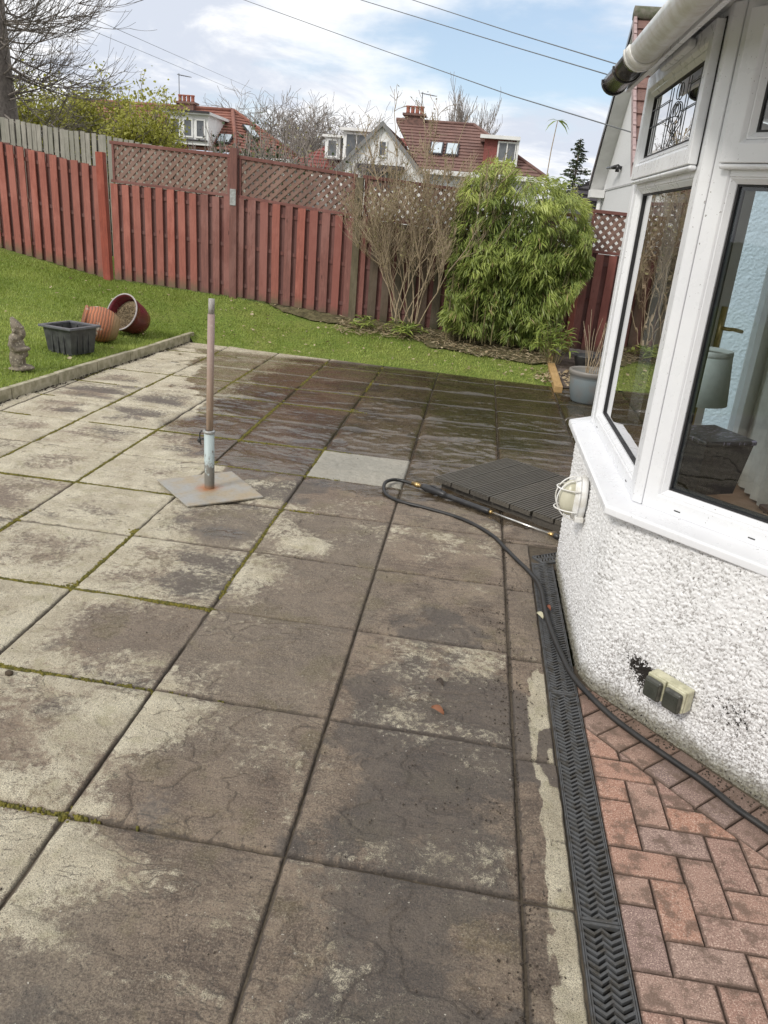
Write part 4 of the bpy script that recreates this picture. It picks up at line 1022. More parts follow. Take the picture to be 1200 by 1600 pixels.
post(tf, fp[3], fp[3][2] - .05, 1.7, M['post_olive']); post(tf, fp[4], fp[4][2] - .05, 1.30, M['red_board'], .08, 0, label='bright red post beside the bamboo'); post(tf, fp[5], fp[5][2] - .05, 1.7, M['post_dull'])
b = MB(); b.box((0, 0, 0), (.075, .004, .19)); b.box((-.03, .02, 0), (.004, .04, .19)); br = obj('post_bracket', b, M['steel'], tf, loc=(fp[1][0], fp[1][1] - .074, 1.63))

gf = thing('grey_fence', 'weathered grey feather board fence standing behind the left red fence', 'fence')
gx = [-9.6, -7.67, -7.0, -6.05, -5.45, -4.70, -3.9]; gz = [2.62, 2.52, 2.44, 2.38, 2.32, 2.23, 2.12]
x = -9.5; k = 0
while x < -3.75:
    zt = float(np.interp(x, gx, gz)); h_ = 1.9
    if k % 4 == 0: h_ = 1.9
    zt += random.uniform(-.012, .012)
    place('board', board(.068, 1.8, .016, M['grey_board']), gf, (x, 12.5 + .0 * x, zt - 1.8), 0, random.uniform(-.012, .012)); 
    place('back_board', board(.068, 1.75, .014, M['grey_back']), gf, (x + .045, 12.56, zt - 1.83), 0)
    x += .088; k += 1
for zo in (.35, 1.4):
    b = MB(); n_ = len(gx)
    for i in range(n_ - 1): b.tube([(gx[i], 12.53, gz[i] - zo), (gx[i + 1], 12.53, gz[i + 1] - zo)], .03, 4)
    obj('rail', b, M['grey_back'], gf)

# ================================================================== PLANTS
def leaf_cloud(P, D, L, W, droop=.5, rnd=np.random):
    """lance shaped leaves: base P, direction D (unit), length L, width W -> V, F"""
    n = len(P); up = np.array([0, 0, 1.]); side = np.cross(D, up); s_ = np.linalg.norm(side, axis=1); side[s_ < 1e-3] = (1, 0, 0); side /= np.linalg.norm(side, axis=1)[:, None]
    tw = rnd.uniform(-1.0, 1.0, n)[:, None]; nn = np.cross(side, D); side = side * np.cos(tw) + nn * np.sin(tw)
    L = L[:, None]; W = W[:, None]; dr = np.zeros_like(P); dr[:, 2] = -1
    m1 = P + D * L * .33 + dr * L * .04 * droop; m2 = P + D * L * .68 + dr * L * .18 * droop; tip = P + D * L * .95 + dr * L * .42 * droop
    V = np.stack([P, m1 - side * W, m1 + side * W, m2 - side * W * .75, m2 + side * W * .75, tip], 1).reshape(-1, 3)
    b_ = np.arange(n)[:, None] * 6
    F = np.concatenate([b_ + [0, 1, 2], b_ + [1, 3, 4], b_ + [1, 4, 2], b_ + [3, 5, 4]], 0)
    return V, F
def leaf_obj(name, V, F, tone, mat, parent, k=6, kind='stuff', **kw):
    me = np_mesh(name, V, F); me.attributes.new('tone', 'FLOAT', 'POINT').data.foreach_set('value', np.repeat(tone, k).astype(np.float32))
    return obj(name, me, mat, parent, kind=kind, **kw)
M['culm'] = simple('bamboo_culm', (.20, .17, .08), (.12, .10, .05), .6, 20)
M['twig'] = simple('tan_twig', (.38, .30, .20), (.26, .20, .135), .8, 30, world=True)
M['bark'] = simple('grey_bark', (.19, .165, .145), (.12, .105, .092), .9, 20, .5, .01, world=True)
M['bark_far'] = simple('far_bark', (.24, .205, .18), (.17, .15, .135), .9, 5, world=True)
# --- bamboo hedge
rg = np.random.RandomState(5)
bm_ = thing('bamboo', 'dense leafy green bamboo clump in front of the back fence', 'bamboo', (.4, 9.75, .2))
cx0 = Vector((.4, 9.75, .2)); cul = MB(); LP = []; LD = []; LL = []; LW = []; LT = []
def env(x):   # outline top of the mass
    return np.interp(x, [-.42, -.34, -.2, .02, .22, .45, .75, 1.0, 1.15, 1.28], [1.3, 1.95, 2.15, 2.27, 2.24, 2.12, 2.10, 2.00, 1.80, 1.40])
def envb(x): return np.interp(x, [-.42, -.3, .6, .85, 1.0, 1.12, 1.28], [.42, .32, .26, .22, .40, .85, 1.15])
ncul = 90
for i in range(ncul):
    bx = rg.uniform(-.35, 1.0); by = 9.55 + rg.uniform(0, .55); tx = bx + rg.uniform(-.25, .4) ; tx = min(max(tx, -.55), 1.32); ty = by - rg.uniform(.0, .35); top = float(env(tx)) - rg.uniform(.0, .7)
    pts = [(bx - cx0.x + (tx - bx) * t ** 2, by - cx0.y + (ty - by) * t ** 2, (.2 - cx0.z) + (top - .2) * math.sin(t * 1.45) / math.sin(1.45)) for t in np.linspace(0, 1, 7)]
    cul.tube(pts, [.008 * (1 - .6 * t) for t in np.linspace(0, 1, 7)], 5, caps=False)
obj('culm', cul, M['culm'], bm_, kind='stuff')
n = 44000
x = rg.uniform(-.39, 1.25, n); t = rg.rand(n); z = envb(x) + (env(x) - envb(x)) * t
dep = rg.rand(n) ** 1.6 * .55
bulge = .30 * np.sin(np.clip((x + .42) / 1.7, 0, 1) * 3.14) ** .6 * np.sin(np.clip((z - .1) / 2.3, 0, 1) * 2.9) ** .5
cl = fbm(x * 4.5, z * 5.5, 7, 3); y = 9.72 - bulge + dep - (cl - .5) * .55
top_ = sst(z, env(x) - .12, env(x))
y += top_ * rg.uniform(-.05, .4, n)
ed = np.clip(np.abs(x - .4) / .95, 0, 1)
cl2 = vnoise(x * 9, z * 11, 17); keep = (cl2 + rg.uniform(-.25, .25, n) > .24)
x, y, z, t, cl, top_, dep, ed = [q[keep] for q in (x, y, z, t, cl, top_, dep, ed)]; n = len(x)
# leaves hang in sprays: shared direction per cell
ca = vnoise(x * 7 + 3, z * 8, 23) * 6.283 * 1.6; jj = rg.uniform(-.7, .7, n)
D = np.stack([np.cos(ca + jj) * .75 + (x - .4) * .35, -np.abs(np.sin(ca + jj)) * .55 - .25, -.55 + .5 * rg.uniform(-1, 1, n) + top_ * .9], 1); D /= np.linalg.norm(D, axis=1)[:, None]
L = rg.uniform(.045, .115, n) * (.8 + .4 * vnoise(x * 5, z * 5, 91)); Wd = L * rg.uniform(.055, .08, n)
V, F = leaf_cloud(np.stack([x - cx0.x, y - cx0.y, z - cx0.z], 1), D, L, Wd, .6, rg)
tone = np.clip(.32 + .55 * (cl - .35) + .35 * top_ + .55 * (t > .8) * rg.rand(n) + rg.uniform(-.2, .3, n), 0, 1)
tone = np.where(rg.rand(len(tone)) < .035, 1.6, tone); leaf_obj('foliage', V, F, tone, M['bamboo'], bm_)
# dry sheaths and litter at the foot
def litter(name, n, fx, label, cat, sizes=(.02, .07), wr=(.12, .3), mat='litter', flat=.15):
    P = fx(n); a = rg.uniform(0, 6.283, n); D = np.stack([np.cos(a), np.sin(a), rg.uniform(-flat, flat, n)], 1); D /= np.linalg.norm(D, axis=1)[:, None]; L = rg.uniform(*sizes, n); W = L * rg.uniform(*wr, n)
    V, F = leaf_cloud(P, D, L, W, .2, rg); return leaf_obj(name, V, F, rg.rand(n), M[mat], None, label=label, cat=cat)
def fx(n):
    x = rg.uniform(-1.7, .95, n) ** 1; y = yfence(x) - .1 - rg.rand(n) ** .8 * (.45 + .45 * sst(x, -.6, .2)) - .12 * (vnoise(x * 5, x, 3) - .3); return np.stack([x, y, zlawn(x, y) + rg.uniform(.01, .05, n)], 1)
litter('dead_leaves', 3000, fx, 'dry pale bamboo leaves and stalks littering the soil bed under the hedge', 'dead leaves', (.02, .10), (.03, .07), flat=.35)
def fx(n):
    x = rg.uniform(-3.2, .9, n); y = yfar(x) + .05 + rg.rand(n) * 1.3; k = rg.rand(n) < .3; x = np.where(k, rg.uniform(-6.5, -3.6, n), x); y = np.where(k, rg.uniform(5.5, 10, n), y); return np.stack([x, y, zlawn(x, y) + .02], 1)
litter('leaf_litter', 420, fx, 'small pale and brown dead leaves scattered over the lawn', 'fallen leaves', (.02, .055), (.15, .4))
def fx(n):
    x = rg.uniform(.72, .93, n); y = rg.uniform(8.35, 9.8, n); k = rg.rand(n) < .45; x = np.where(k, rg.uniform(1.02, 1.3, n), x); y = np.where(k, rg.uniform(8.2, 9.5, n), y); return np.stack([x, y, .04 + .02 * rg.rand(n)], 1)
litter('bark_litter', 420, fx, 'dark leaf and bark litter gathered along both sides of the yellow timber edging', 'leaf litter', (.02, .06), (.2, .45))

def sprays(name, label, cx, cy, n, r, mat='bamboo', hgt=.25, group=None, ll=(.1, .2)):
    z0 = float(zlawn(cx, cy)); th = thing(name, label, 'bamboo shoots', (cx, cy, z0), 0, group); st = MB(); Ps = []; Ds = []
    for i in range(n):
        a = rg.uniform(0, 6.283); d = rg.uniform(0, r); px, py = d * math.cos(a), d * math.sin(a) * .5; h_ = rg.uniform(.35, 1) * hgt
        st.tube([(px * .4, py * .4, 0), (px, py, h_)], .003, 4, caps=False)
        for q in range(9):
            b_ = rg.uniform(0, 6.283); Ps.append((px, py, h_ * rg.uniform(.7, 1))); Ds.append((math.cos(b_) * .8, math.sin(b_) * .6, rg.uniform(-.1, .7)))
    obj('stem', st, M['culm'], th); P_ = np.array(Ps); D_ = np.array(Ds); D_ /= np.linalg.norm(D_, axis=1)[:, None]; L_ = rg.uniform(*ll, len(P_))
    V, F = leaf_cloud(P_, D_, L_, L_ * .06, .9, rg); leaf_obj('foliage', V, F, np.clip(rg.rand(len(P_)) * .7 + .15, 0, 1), M[mat], th)
sprays('bamboo_shoot', 'low spray of bamboo leaves at the foot of the bare shrub', -.85, 9.62, 14, .32, hgt=.22)
sprays('bamboo_shoot', 'small low tuft of bamboo leaves at the left edge of the bare shrub', -1.35, 9.72, 8, .22, hgt=.2)
sprays('bamboo_shoot', 'bright green bamboo tuft at the foot of the big bamboo beside the timber edging', .98, 9.30, 26, .26, hgt=.5)

# tall single cane rising above the bamboo
cn = thing('bamboo_cane', 'single tall thin bamboo cane with a few drooping leaves rising above the hedge', 'bamboo cane', (.62, 9.7, 1.9))
b = MB(); b.tube([(0, 0, -.6), (.0, 0, .2), (.01, 0, .5), (.035, 0, .80)], [.007, .006, .006, .005], 6)
obj('stem', b, M['twig'], cn)
P_ = np.array([(.035, 0, .80)] * 5 + [(-.22, 0, .28)] * 3 + [(.12, 0, .22)] * 4 + [(.3, 0, .18)] * 3, float); D_ = np.array([(-.9, 0, .35), (.9, -.1, .4), (-.5, -.3, -.1), (.5, .2, -.1), (.9, .2, .1), (-.9, 0, .2), (.9, 0, .2), (.1, 0, -.5), (.9, 0, .3), (-.8, 0, .3), (.5, 0, -.4), (-.5, 0, -.3), (.8, 0, .2), (-.8, 0, .3), (.2, 0, .4)]); D_ /= np.linalg.norm(D_, axis=1)[:, None]
V, F = leaf_cloud(P_, D_, np.full(len(P_), .16), np.full(len(P_), .011), 1.6, rg)
for i in range(len(P_)): leaf_obj('leaf', V[6 * i:6 * i + 6], np.array([[0, 1, 2], [1, 3, 4], [1, 4, 2], [3, 5, 4]]), np.array([.35]), M['bamboo'], cn, kind=None)

def grow(mb, p, d, L, r, lev, rg, spread=.6, up=.15, tips=None, n_side=None, seg=4, minr=.003, sides=4, wob=.16):
    """recursive branch"""
    pts = [Vector(p)]; rr = [r]; d = Vector(d).normalized()
    for i in range(seg):
        d = (d + Vector((rg.gauss(0, wob), rg.gauss(0, wob), rg.gauss(0, wob) + up * .3))).normalized()
        pts.append(pts[-1] + d * (L / seg)); rr.append(max(minr, r * (1 - .55 * (i + 1) / seg)))
    mb.tube(pts, rr, sides if lev > 1 else 3, caps=False)
    if lev <= 0:
        if tips is not None: tips.extend((q, d.copy()) for q in pts[1:])
        return
    ns = n_side if n_side else 4
    for k in range(ns):
        f_ = rg.uniform(.3, 1) if k else 1.0; i = min(seg, max(1, int(f_ * seg))); q = pts[i]
        ax = Vector((rg.gauss(0, 1), rg.gauss(0, 1), rg.gauss(0, 1))).normalized(); dd = (d + ax * spread * rg.uniform(.6, 1.3) + Vector((0, 0, up))).normalized()
        grow(mb, q, dd, L * rg.uniform(.55, .8), rr[i] * rg.uniform(.55, .75), lev - 1, rg, spread, up, tips, n_side, seg, minr, sides, wob)
def tips_leaves(name, tips, n, parent, mat, rgp, L=(.02, .04), W=.3, jit=.03, frac=1.0):
    idx = rg.randint(0, len(tips), n); P_ = np.array([tuple(tips[i][0]) for i in idx]) + rg.normal(0, jit, (n, 3)); D_ = rg.normal(0, 1, (n, 3)) + (0, 0, .5); D_ /= np.linalg.norm(D_, axis=1)[:, None]
    L_ = rg.uniform(*L, n); V, F = leaf_cloud(P_, D_, L_, L_ * W, .3, rg); return leaf_obj(name, V, F, rg.rand(n), M[mat], parent)
# --- bare multi-stem shrub in front of the fence
sh = thing('bare_shrub', 'tall leafless tan multi stemmed shrub in front of the trellis fence', 'shrub', (-.87, 9.72, .36))
rr_ = random.Random(11); st = MB(); tw = MB(); tips = []
for i in range(14):
    a = rr_.uniform(-1, 1); base = (rr_.uniform(-.16, .2), rr_.uniform(-.12, .12), 0)
    d = Vector((a * .58 - .04, rr_.uniform(-.28, .1), 1)).normalized(); L = rr_.uniform(.65, 1.15)
    pts = [Vector(base)]; dd = d.copy()
    for k in range(5): dd = (dd + Vector((rr_.gauss(0, .09) + a * .02, rr_.gauss(0, .06), 0))).normalized(); pts.append(pts[-1] + dd * L / 5)
    st.tube(pts, [.0095 * (1 - .1 * k) * rr_.uniform(.8, 1) for k in range(6)], 6, caps=False)
    for k in range(3):
        q = pts[rr_.choice((2, 3, 4, 5, 5))]
        grow(tw, q, (dd + Vector((rr_.gauss(0, .35), rr_.gauss(0, .2), .2))), rr_.uniform(.34, .62), .0075, 3, rr_, .66, .26, tips, 4, 4, .0020, 4, .15)
for i in range(6): # a few long whips rising above
    a = (-.5, -.35, .1, .3, .45, .2)[i]; pts = [Vector((a * .5, 0, .9))]; dd = Vector((a * .35, 0, 1)).normalized()
    for k in range(6): dd = (dd + Vector((rr_.gauss(0, .07), rr_.gauss(0, .05), 0))).normalized(); pts.append(pts[-1] + dd * .24)
    st.tube(pts, [.007, .007, .006, .006, .005, .004, .004], 5, caps=False)
    for k in range(9): grow(tw, pts[rr_.randint(3, 6)], dd + Vector((rr_.gauss(0, .7), rr_.gauss(0, .3), 0)), .16, .0045, 1, rr_, .7, .1, tips, 3, 3, .003)
obj('stem', st, M['twig'], sh, smooth=True); obj('twigs', tw, M['twig'], sh, kind='stuff')
tips_leaves('buds', tips, 3600, sh, 'bud', rg, (.012, .030), .35, .012)

def bare_tree(name, label, loc, H, lev, seed, spread=.7, r=.2, n_side=4, minr=.012, lean=(0, 0), up=.1, leaves=None, mat='bark_far', group=None, stems=1, L0=.36, wob=.16):
    th = thing(name, label, 'tree', loc, 0, group); q = random.Random(seed); tr = MB(); tw = MB(); tips = []
    for s in range(stems):
        sx = q.uniform(-.12, .12) * H * (stems > 1)
        top = Vector((lean[0] * H * L0 + sx * .6, lean[1] * H, H * L0)); pts = [Vector((sx * .3, 0, 0)), top * .5 + Vector((q.gauss(0, .02) * H, 0, 0)), top]
        tr.tube(pts, [r, r * .8, r * .65], 10 if stems == 1 else 6, caps=False)
        for k in range(7 if stems == 1 else 3):
            d = Vector((q.gauss(0, spread), q.gauss(0, spread), .8)) + Vector((lean[0], 0, 0)); grow(tw if stems > 1 else tw, top * q.uniform(.75, 1), d, H * q.uniform(.26, .36), r * .42, lev, q, spread * .9, up, tips, n_side, 4, minr, 5, wob)
    obj('trunk', tr, M[mat], th, smooth=True); obj('branches', tw, M[mat], th, kind='stuff')
    if leaves: tips_leaves('foliage', tips, leaves[0], th, leaves[1], rg, leaves[2], .45, leaves[3])
    return th
# far row of bare trees
bare_tree('bare_tree', 'large spreading leafless tree behind the left red roofed house', (-16.2, 62, 0), 10.8, 4, 3, 1.0, .2, 4, .013, up=.06)
bare_tree('bare_tree', 'leafless tree right of the widest bare tree, dense brown twigs', (-12.6, 58, 0), 8.2, 4, 5, .8, .16, 4, .012)
bare_tree('bare_tree', 'rounded leafless tree behind the small dormer of the white gabled house', (-10.9, 60, 0), 8.0, 4, 8, .95, .16, 4, .012, up=.06)
bare_tree('bare_tree', 'tall upright pale leafless tree behind the right end of the brown roof', (-2.3, 66, 0), 10.4, 3, 12, .34, .10, 5, .013, up=.5)
bare_tree('bare_tree', 'bushy brown leafless tree between the two red roofed houses', (-12.6, 52, 0), 6.0, 4, 21, .9, .12, 4, .011)
# left near tree, overhanging
th = thing('bare_tree', 'big dark leafless tree with drooping twigs at the far left edge', 'tree', (-8.55, 14, .2)); q = random.Random(4); tr = MB(); tw = MB()
tr.tube([(-.25, 0, 0), (-.05, 0, 1.5), (-.08, 0, 3), (-.1, 0, 5.5)], [.42, .36, .30, .24], 12)
def sweep_branch(p, d, L, r, lev):
    pts = [Vector(p)]; d = Vector(d).normalized(); n = 7
    for i in range(n):
        d = (d + Vector((.02, q.gauss(0, .06), .075 + q.gauss(0, .05)))).normalized(); pts.append(pts[-1] + d * L / n)
    tw.tube(pts, [max(.0028, r * (1 - .8 * i / n)) for i in range(n + 1)], 5 if lev > 1 else 3, caps=False)
    if lev:
        for k in range(7):
            i = q.randint(1, n); ax = Vector((q.gauss(.2, .5), q.gauss(0, .45), q.gauss(-.05, .5))); sweep_branch(pts[i], d + ax, L * q.uniform(.4, .62), r * .45, lev - 1)
for k in range(26):
    z0_ = q.uniform(1.9, 4.9); sweep_branch((q.uniform(-.1, .1), q.uniform(-.1, .1), z0_), (q.uniform(.5, 1), q.uniform(-.5, .5), q.uniform(-.75, .1)), q.uniform(1.0, 1.8), .02, 2)
obj('trunk', tr, M['bark'], th, smooth=True); obj('branches', tw, M['bark'], th, kind='stuff')
# yellow-green shrubs behind the grey fence
def shrub_mass(label, loc, W_s, H, n, seed, mat='young', tone=0, leaf=(.05, .12), nm='leafy_shrub', stems=9):
    th = thing(nm, label, 'shrub', loc); q = random.Random(seed); tw = MB(); tips = []
    for k in range(stems):
        a = q.uniform(-1, 1); grow(tw, (a * W_s * .3, 0, 0), (a * .5, q.uniform(-.3, .3), 1), H * .5, .03, 3, q, .6, .22, tips, 4, 4, .006, 4)
    obj('branches', tw, M['bark_far'], th, kind='stuff'); tips_leaves('foliage', tips, n, th, mat, rg, leaf, .4, .10)
    return th
shrub_mass('yellow green budding shrub behind the grey fence under the big bare tree', (-11.2, 17.5, .8), 2.8, 2.55, 16000, 1, leaf=(.045, .09))
shrub_mass('lighter green budding shrub behind the middle of the grey fence', (-9.5, 17.5, .7), 2.2, 2.55, 12000, 2, leaf=(.045, .09))
shrub_mass('tallest pale green shrub behind the grey fence, left of the chimney', (-8.75, 18.5, .7), 1.9, 2.85, 9000, 3, leaf=(.045, .09))
shrub_mass('yellow leaved shrub at the right end of the grey fence before the dormer', (-7.6, 17.0, .6), 1.5, 2.3, 15000, 4, leaf=(.04, .08))
shrub_mass('dark green leaved shrub peeping over the trellis beside the metal bracket post', (-5.1, 18.0, .4), 1.2, 2.15, 3800, 6, 'ever', leaf=(.04, .10))
shrub_mass('brown twiggy bush left of the white gable beyond the trellis', (-3.5, 15.0, .3), 1.6, 2.1, 900, 7, 'bud', leaf=(.03, .06))
shrub_mass('bush with brown buds in front of the orange roof end', (-4.4, 20.0, .4), 1.6, 3.0, 900, 8, 'bud', leaf=(.03, .07))
shrub_mass('thin twiggy bush with dark berries above the trellis by the post', (-4.3, 13.4, .3), 1.3, 2.15, 500, 9, 'ever', leaf=(.02, .04), stems=5)
# conifer
cf = thing('conifer', 'small dark conifer standing against the sky right of the bamboo', 'tree', (4.35, 45, 0)); b = MB(); b.tube([(0, 0, 0), (0, 0, 5.95)], [.16, .02], 6); obj('trunk', b, M['bark_far'], cf)
Ps, Ds, Ls = [], [], []; q = random.Random(9); b = MB()
for k in range(150):
    f_ = k / 150; z_ = 2.2 + 3.7 * f_; a = q.uniform(0, 6.283); R_ = (1 - f_) ** .75 * 1.15 * q.uniform(.55, 1.2) + .06
    p0 = Vector((0, 0, z_)); p1 = Vector((math.cos(a) * R_, math.sin(a) * R_, z_ - .1 * R_ + .12 * R_)); b.tube([p0, p1], [.02, .008], 3, caps=False)
    for s in range(int(10 + 26 * R_)):
        t = q.random() ** .7; Ps.append(tuple(p0.lerp(p1, t))); v = (p1 - p0).normalized() + Vector((q.gauss(0, .6), q.gauss(0, .6), q.gauss(-.1, .35))); Ds.append(tuple(v.normalized())); Ls.append(q.uniform(.09, .2))
obj('branches', b, M['bark_far'], cf, kind='stuff'); L_ = np.array(Ls); V, F = leaf_cloud(np.array(Ps), np.array(Ds), L_, L_ * .2, .3, rg); leaf_obj('foliage', V, F, rg.rand(len(L_)), M['ever'], cf)
# far hedge mass closing the ground between houses
n = 26000; x = rg.uniform(-60, 40, n); x0_ = x; z = rg.rand(n) ** .8 * (3.2 + 1.5 * fbm(x * .12, x * 0, 5)); y = 84 + rg.uniform(0, 4, n); P_ = np.stack([x, y, z], 1); D_ = rg.normal(0, 1, (n, 3)); D_ /= np.linalg.norm(D_, axis=1)[:, None]; L_ = rg.uniform(.3, .8, n); V, F = leaf_cloud(P_, D_, L_, L_ * .35, .2, rg)
leaf_obj('distant_trees', V, F, rg.rand(n), M['ever'], None, label='far-off belt of dark trees along the skyline behind the houses', cat='trees')

# ================================================================== NEIGHBOURING HOUSES
def roofmat(name, a, b_, rows=6.0):
    m = Mat(name, .8, .3); n = m.noise(m.P, 3, 5, .6); n2 = m.noise(m.P, 18, 3, .6); c = m.mix(m.ramp(n, .35, .7), a, b_); c = m.mix(m.math('MULTIPLY', m.ramp(n2, .5, .7), .4), c, tuple(x * .4 for x in b_)); return m.fin(c, None, m.bump(n2, .4, .03))
M['roof_orange'] = roofmat('orange_tile', (.29, .13, .095), (.22, .10, .08)); M['roof_brown'] = roofmat('brown_tile', (.22, .13, .11), (.165, .10, .088)); M['roof_red'] = roofmat('dark_red_tile', (.26, .085, .075), (.20, .07, .062)); M['slate'] = roofmat('dark_slate', (.06, .055, .06), (.045, .04, .045))
M['chim'] = simple('chimney_brick', (.20, .11, .09), (.12, .075, .065), .9, 8, .4, .02); M['pot'] = simple('chimney_pot', (.36, .13, .09), (.28, .10, .07), .8, 6)
def roof_plane(quad, mat, parent, rows=14, name='roof', step=.05, th=.10):
    """quad: eave-left, eave-right, ridge-right, ridge-left ; stepped tile courses"""
    a, b_, c, d = [Vector(p) for p in quad]; n = (b_ - a).cross(d - a)
    if n.length < 1e-6: n = (b_ - a).cross(c - a)
    n.normalize(); 
    if n.z < 0: n = -n
    mb = MB()
    for i in range(rows):
        f0, f1 = i / rows, (i + 1) / rows
        p0, p1 = a.lerp(d, f0), b_.lerp(c, f0); q0, q1 = a.lerp(d, f1), b_.lerp(c, f1)
        mb.add([p0 + n * step, p1 + n * step, q1 + n * .004, q0 + n * .004, p0 - n * th, p1 - n * th, q1 - n * th, q0 - n * th], [(0, 1, 2, 3), (7, 6, 5, 4), (0, 4, 5, 1), (1, 5, 6, 2), (3, 7, 4, 0)])
    return obj(name, mb, mat, parent)
def wbox(parent, c, w, h, dirx, mat_pane=None, bars=1, name='window', depth=.08):
    """window on a wall: centre c, width w along dirx, height h; frame and panes"""
    d = Vector((*dirx, 0)).normalized(); n = Vector((d.y, -d.x, 0)); c = Vector(c); b = MB(); rz = math.atan2(d.y, d.x); Mz = Matrix.Rotation(rz, 3, 'Z'); f = .07
    for (x_, z_, sx, sz) in ((0, h / 2, w, f), (0, -h / 2, w, f), (-w / 2, 0, f, h), (w / 2, 0, f, h)): b.box(c + d * x_ + Vector((0, 0, z_)), (sx + (f if sz == f else 0), depth + (.01 if sz == f else 0), sz - (0 if sz == f else f)), Mz)
    for i in range(bars): b.box(c + d * (-w / 2 + w * (i + 1) / (bars + 1)), (.05, depth * .8, h - f), Mz)
    o = obj(name, b, M['white_far'], parent); pb = MB(); pb.box(c - n * .0, (w - f, .02, h - f), Mz); obj('pane', pb, mat_pane or M['far_glass'], o); return o
def chimney(parent, c, w, d_, h, pots, mat=None):
    o = obj('chimney', MB().box((c[0], c[1], c[2] + h / 2), (w, d_, h)), M['chim'], parent); obj('cap', MB().box((c[0], c[1], c[2] + h + .04), (w + .22, d_ + .2, .10)), M['chim'], o)
    for i in range(pots):
        x_ = c[0] - w / 2 + w * (i + .5) / pots; obj('chimney_pot', MB().lathe([(.11, 0), (.09, .10), (.095, .28), (.115, .30), (.115, .35), (.07, .35)], 12, None, (x_, c[1], c[2] + h + .09)), M['pot'], o, smooth=True)
    return o
def aerial(parent, p, h):
    b = MB(); b.tube([p, (p[0], p[1], p[2] + h)], .022, 4); b.tube([(p[0] - .1, p[1], p[2] + h - .05), (p[0] + .7, p[1], p[2] + h - .15)], .018, 4)
    for i in range(6): x_ = p[0] + .1 * i; b.tube([(x_, p[1] - .2, p[2] + h - .08 - .01 * i), (x_, p[1] + .2, p[2] + h - .08 - .01 * i)], .012, 3)
    obj('aerial', b, M['cable'], parent)
# house 1 (left) -------------------------------------------------
h1_ = thing('house', 'far house with orange tiled hipped roof and a wide white three window dormer', 'house', (0, 0, 0))
obj('wall', MB().bb(-22, -10.35, 42.4, 49, -.1, 3.75), M['harl_far'], h1_)
ea = 3.92
roof_plane([(-23.4, 41.9, ea), (-13.05, 41.9, ea), (-14.35, 45.4, 6.05), (-23.4, 45.4, 6.05)], M['roof_orange'], h1_, 14)
roof_plane([(-13.05, 41.9, ea), (-10.6, 46.0, ea), (-14.3, 45.4, 6.05), (-14.35, 45.4, 6.05)], M['roof_orange'], h1_, 14)
b = MB(); b.tube([(-13.05, 41.85, ea + .05), (-14.35, 45.4, 6.12)], .10, 8); b.tube([(-10.6, 46.0, ea + .08), (-14.3, 45.45, 6.12)], .09, 8); b.tube([(-23.4, 45.4, 6.10), (-14.3, 45.4, 6.12)], .09, 8); obj('ridge_tiles', b, M['roof_orange'], h1_, smooth=True)
b = MB(); b.bb(-16.55, -14.40, 41.6, 44.5, 4.05, 5.42); dm = obj('dormer', b, M['white_far'], h1_)
obj('dormer_roof', MB().bb(-16.8, -14.2, 41.35, 45.2, 5.42, 5.55), M['white_far'], dm); obj('gutter', MB().bb(-16.75, -14.25, 41.27, 41.35, 5.49, 5.58), M['slate'], dm)
b = MB(); b.add([(-14.35, 41.62, 3.98), (-14.35, 44.6, 5.42), (-14.35, 41.62, 5.42), (-12.9, 43.9, 5.15), (-14.34, 42.4, 4.2)], [(0, 1, 2)]); 
for x_ in (-16.1, -15.45, -14.8): wbox(dm, (x_, 41.58, 4.80), .44, .80, (1, 0), bars=0)
obj('sill', MB().bb(-16.5, -14.45, 41.5, 41.6, 4.22, 4.29), M['slate'], dm)
chimney(h1_, (-16.9, 45.3, 5.7), .95, .55, .55, 4); aerial(h1_, (-17.3, 45.3, 6.2), 1.5)
def skylight(parent, c, w, h, dirx, pitch):
    d = Vector((*dirx, 0)).normalized(); up_ = Vector((-d.y * math.cos(pitch), d.x * math.cos(pitch), math.sin(pitch))); n = d.cross(up_); Mz = Matrix((d, up_, n)).transposed(); b = MB(); c = Vector(c)
    b.box(c + n * .07, (w + .14, h + .14, .08), Mz); o = obj('skylight', b, M['slate'], parent); p = MB(); p.box(c + n * .125, (w, h, .02), Mz); obj('pane', p, M['sky_glass'], o)
M['sky_glass'] = simple('skylight_glass', (.55, .62, .66), (.45, .52, .56), .08, 2, .01, spec=.9)
skylight(h1_, (-13.9, 42.75, 4.44), .6, .75, (1, 0), R(31)); skylight(h1_, (-18.4, 43.3, 4.77), .8, .8, (1, 0), R(31)); 
skylight(h1_, (-13.05, 44.5, 5.00), .5, .85, (.513, .858), R(38))
# garage-like lower roof right of house 1
obj('garage_wall', MB().bb(-11.4, -7.6, 44.2, 48, -.1, 3.1), M['harl_far'], h1_); roof_plane([(-11.6, 44.0, 3.15), (-7.3, 44.0, 3.15), (-9.2, 47, 4.2), (-9.8, 47, 4.2)], M['roof_orange'], h1_, 7, 'garage_roof')
